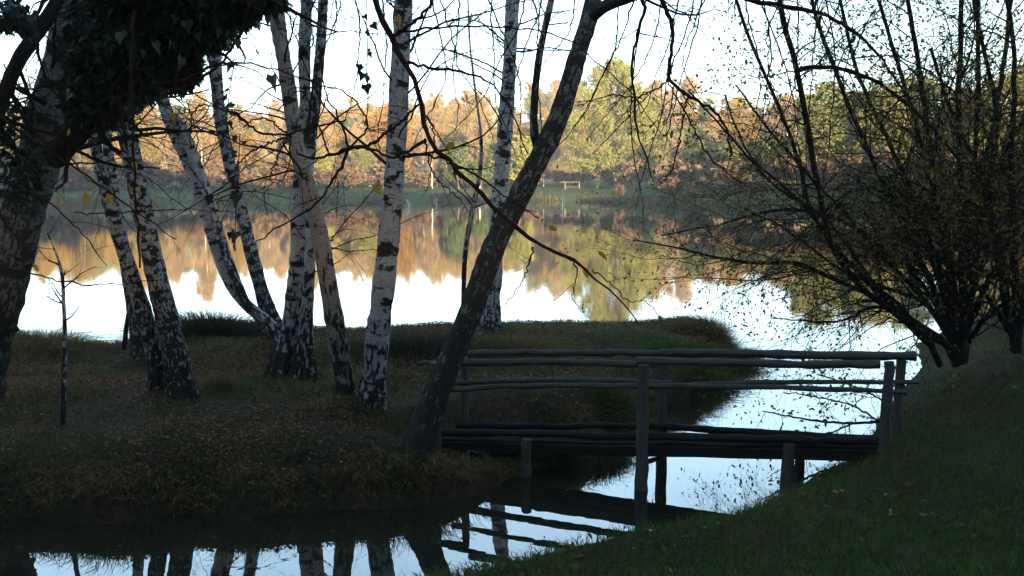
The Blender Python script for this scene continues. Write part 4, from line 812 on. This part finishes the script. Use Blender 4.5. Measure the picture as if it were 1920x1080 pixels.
# long grass hanging over the rims of the spit
def rim(x, y): s = poly_sd(x, y, PEN); return s
xs, rg = scatter(240000, -15, 4.5, 7.5, 18.5, 204, lambda x, y, z, r: (np.abs(poly_sd(x, y, PEN)-.13) < .14) & (r.random(len(x)) < np.clip(vnoise(x, y, .35, 71)*2-.15, .2, 1)))
e = .03; gxx = (poly_sd(xs[:, 0]+e, xs[:, 1], PEN)-poly_sd(xs[:, 0]-e, xs[:, 1], PEN))/(2*e); gyy = (poly_sd(xs[:, 0], xs[:, 1]+e, PEN)-poly_sd(xs[:, 0], xs[:, 1]-e, PEN))/(2*e)
blades('bank_grass', xs, .27, rg, M_dry, up=.75, spread=.35, w=.0035, bend=1.1, push=np.stack([-gxx*.8, -gyy*.8, 0*gxx], 1), kind='stuff')
# fallen leaves
def litter(n, x0, x1, y0, y1, seed, poly, size, name, prob):
    pts, rg = scatter(n, x0, x1, y0, y1, seed, lambda x, y, z, r: (poly_sd(x, y, poly) > .05) & (r.random(len(x)) < prob(x, y))); d = rg.normal(0, 1, pts.shape); d[:, 2] *= .25; lm = MB(); pts[:, 2] += rg.uniform(.008, .05, len(pts))
    leaves(lm, pts, size, rg, LEAF, 0, d*3); lm.build(name, M_brownleaf, smooth=False, kind='stuff')
litter(210000, -15, 4.5, 8, 18, 205, PEN, .034, 'fallen_leaves', lambda x, y: np.clip((vnoise(x, y, 1.2, 41)-.1)*1.8, .1, 1))
litter(9000, -2, 12, 2.5, 14, 206, RB, .06, 'fallen_leaves', lambda x, y: np.clip((vnoise(x, y, 1.0, 42)-.35)*1.2, 0, .5)*np.clip(7/(y+.1), 0, 1))
rg = R(207); n = 420; fp = np.stack([rg.uniform(-7, 3, n), rg.uniform(6.3, 12, n)], 1); k = (hz(fp[:, 0], fp[:, 1]) < -.02) & (poly_sd(fp[:, 0], fp[:, 1], PEN) > -1.1) & (rg.random(n) < .6); fp = fp[k]
lm = MB(); d = rg.normal(0, 1, (len(fp), 3)); V = np.concatenate([fp, np.full((len(fp), 1), .004)], 1)
a = rg.uniform(0, 6.28, len(fp)); ca, sa = np.cos(a), np.sin(a); s = rg.uniform(.02, .045, len(fp)); T = np.array([[0, -.3], [.7, -.28], [1, 0], [.7, .28], [0, .3], [-.25, 0]])
VV = np.stack([np.stack([V[:, 0]+s*(ca*tx-sa*ty), V[:, 1]+s*(sa*tx+ca*ty), V[:, 2]], 1) for tx, ty in T], 1); lm.add(VV, np.arange(len(fp)*6).reshape(-1, 6)); lm.build('floating_leaves', M_brownleaf, smooth=False, kind='stuff')
# tussocks and rushes that one can tell apart
def tussock(name, label, cat, px, py, Y, n, size, m, spread, rx=.25, w=.004, seed=1, bend=.6, ry=None):
    b = P(px, py, Y); rg = R(seed); z = float(hz(b[0], b[1])); x = rg.normal(0, rx, n); y = rg.normal(0, ry or rx*.6, n); pts = np.stack([b[0]+x, b[1]+y, hz(b[0]+x, b[1]+y)-.03], 1)
    pts[:, 2] = np.maximum(pts[:, 2], -.05); o = blades(name, pts, size, rg, m, spread=spread, w=w, bend=bend, push=np.stack([x*1.6, y*1.2, 0*x], 1)); o['label'] = label; o['category'] = cat; return o
tussock('rush_clump', 'wide dark clump of rushes on the far rim behind the twisted pale birch', 'rushes', 395, 605, 15.9, 3200, .52, M_rush, .16, .62, .005, 301, .4, .22)
tussock('grass_tussock', 'big arching grass tussock at the left rim below the ivy-covered tree', 'grass tuft', 60, 655, 14.6, 3000, .48, M_dry, .5, .42, .004, 302, .9)
tussock('grass_tussock', 'second smaller arching tussock at the water left of the lone white sapling', 'grass tuft', -10, 650, 14.8, 1500, .4, M_rush, .5, .3, .004, 303, .9)
tussock('grass_tussock', 'bristling tussock at the very tip of the spit beyond the bridge', 'grass tuft', 1352, 640, 16.1, 4600, .5, M_dry, .4, .26, .0035, 304, .6)
tussock('reed_tuft', 'thin tall upright reeds standing on the tip of the spit', 'reeds', 1362, 640, 16.2, 70, 1.2, M_rush, .12, .09, .003, 305, .3)
tussock('grass_tussock', 'green overhanging tussock on the near rim of the spit left of the middle bridge post', 'grass tuft', 1165, 780, 11.6, 2200, .36, M_grass, .5, .22, .004, 306, .9)
tussock('grass_tussock', 'spiky grass tuft at the water edge in the bottom middle', 'grass tuft', 1040, 1066, 7.25, 260, .26, M_rush, .45, .12, .0035, 307, .5)
tussock('grass_tussock', 'pale dry grass patch behind the foot of the straight far birch', 'grass tuft', 960, 660, 14.4, 2600, .3, M_dry, .25, .55, .0035, 308, .5)
tussock('grass_tussock', 'tall greenish grass patch between the thickest birch and the leaning tree', 'grass tuft', 790, 668, 14.2, 3600, .36, M_rush, .2, .6, .0035, 309, .5)
tussock('grass_tussock', 'fine pale grass heads at the water right of the thickest birch', 'grass tuft', 790, 625, 15.9, 260, .32, M_dry, .3, .5, .002, 310, .5)
tussock('grass_tussock', 'yellow-brown tuft on the open ground right of the black-footed pair', 'grass tuft', 408, 735, 11.6, 500, .24, M_dry, .35, .1, .003, 311, .5)
tussock('grass_tussock', 'dark tuft over the rim halfway along the spit tip', 'grass tuft', 1290, 735, 14.3, 2600, .42, M_grass, .5, .3, .004, 312, 1.0)
tussock('leaf_pile', 'dark heap at the rim behind the slim sapling', 'mound', 842, 622, 15.8, 300, .07, M_dry, .8, .05, .008, 313, .6)

# ------------------------------------------------------------------ autumn air
hb = MB(); x0, x1, y0, y1, z0, z1 = -340, 340, -195, 475, -3.2, 62
hb.add([[x0, y0, z0], [x1, y0, z0], [x1, y1, z0], [x0, y1, z0], [x0, y0, z1], [x1, y0, z1], [x1, y1, z1], [x0, y1, z1]], [[0, 3, 2, 1], [4, 5, 6, 7], [0, 1, 5, 4], [1, 2, 6, 5], [2, 3, 7, 6], [3, 0, 4, 7]])
mh = bpy.data.materials.new("haze_air"); mh.use_nodes = True; nh = mh.node_tree; nh.nodes.remove(nh.nodes["Principled BSDF"]); pv = nh.nodes.new("ShaderNodeVolumePrincipled")
pv.inputs['Color'].default_value = (.93, .93, .95, 1); pv.inputs['Density'].default_value = HAZE; pv.inputs['Anisotropy'].default_value = .0; nh.links.new(pv.outputs[0], nh.nodes["Material Output"].inputs['Volume'])
if HAZE: hb.build("haze", mh, smooth=False, kind='stuff')
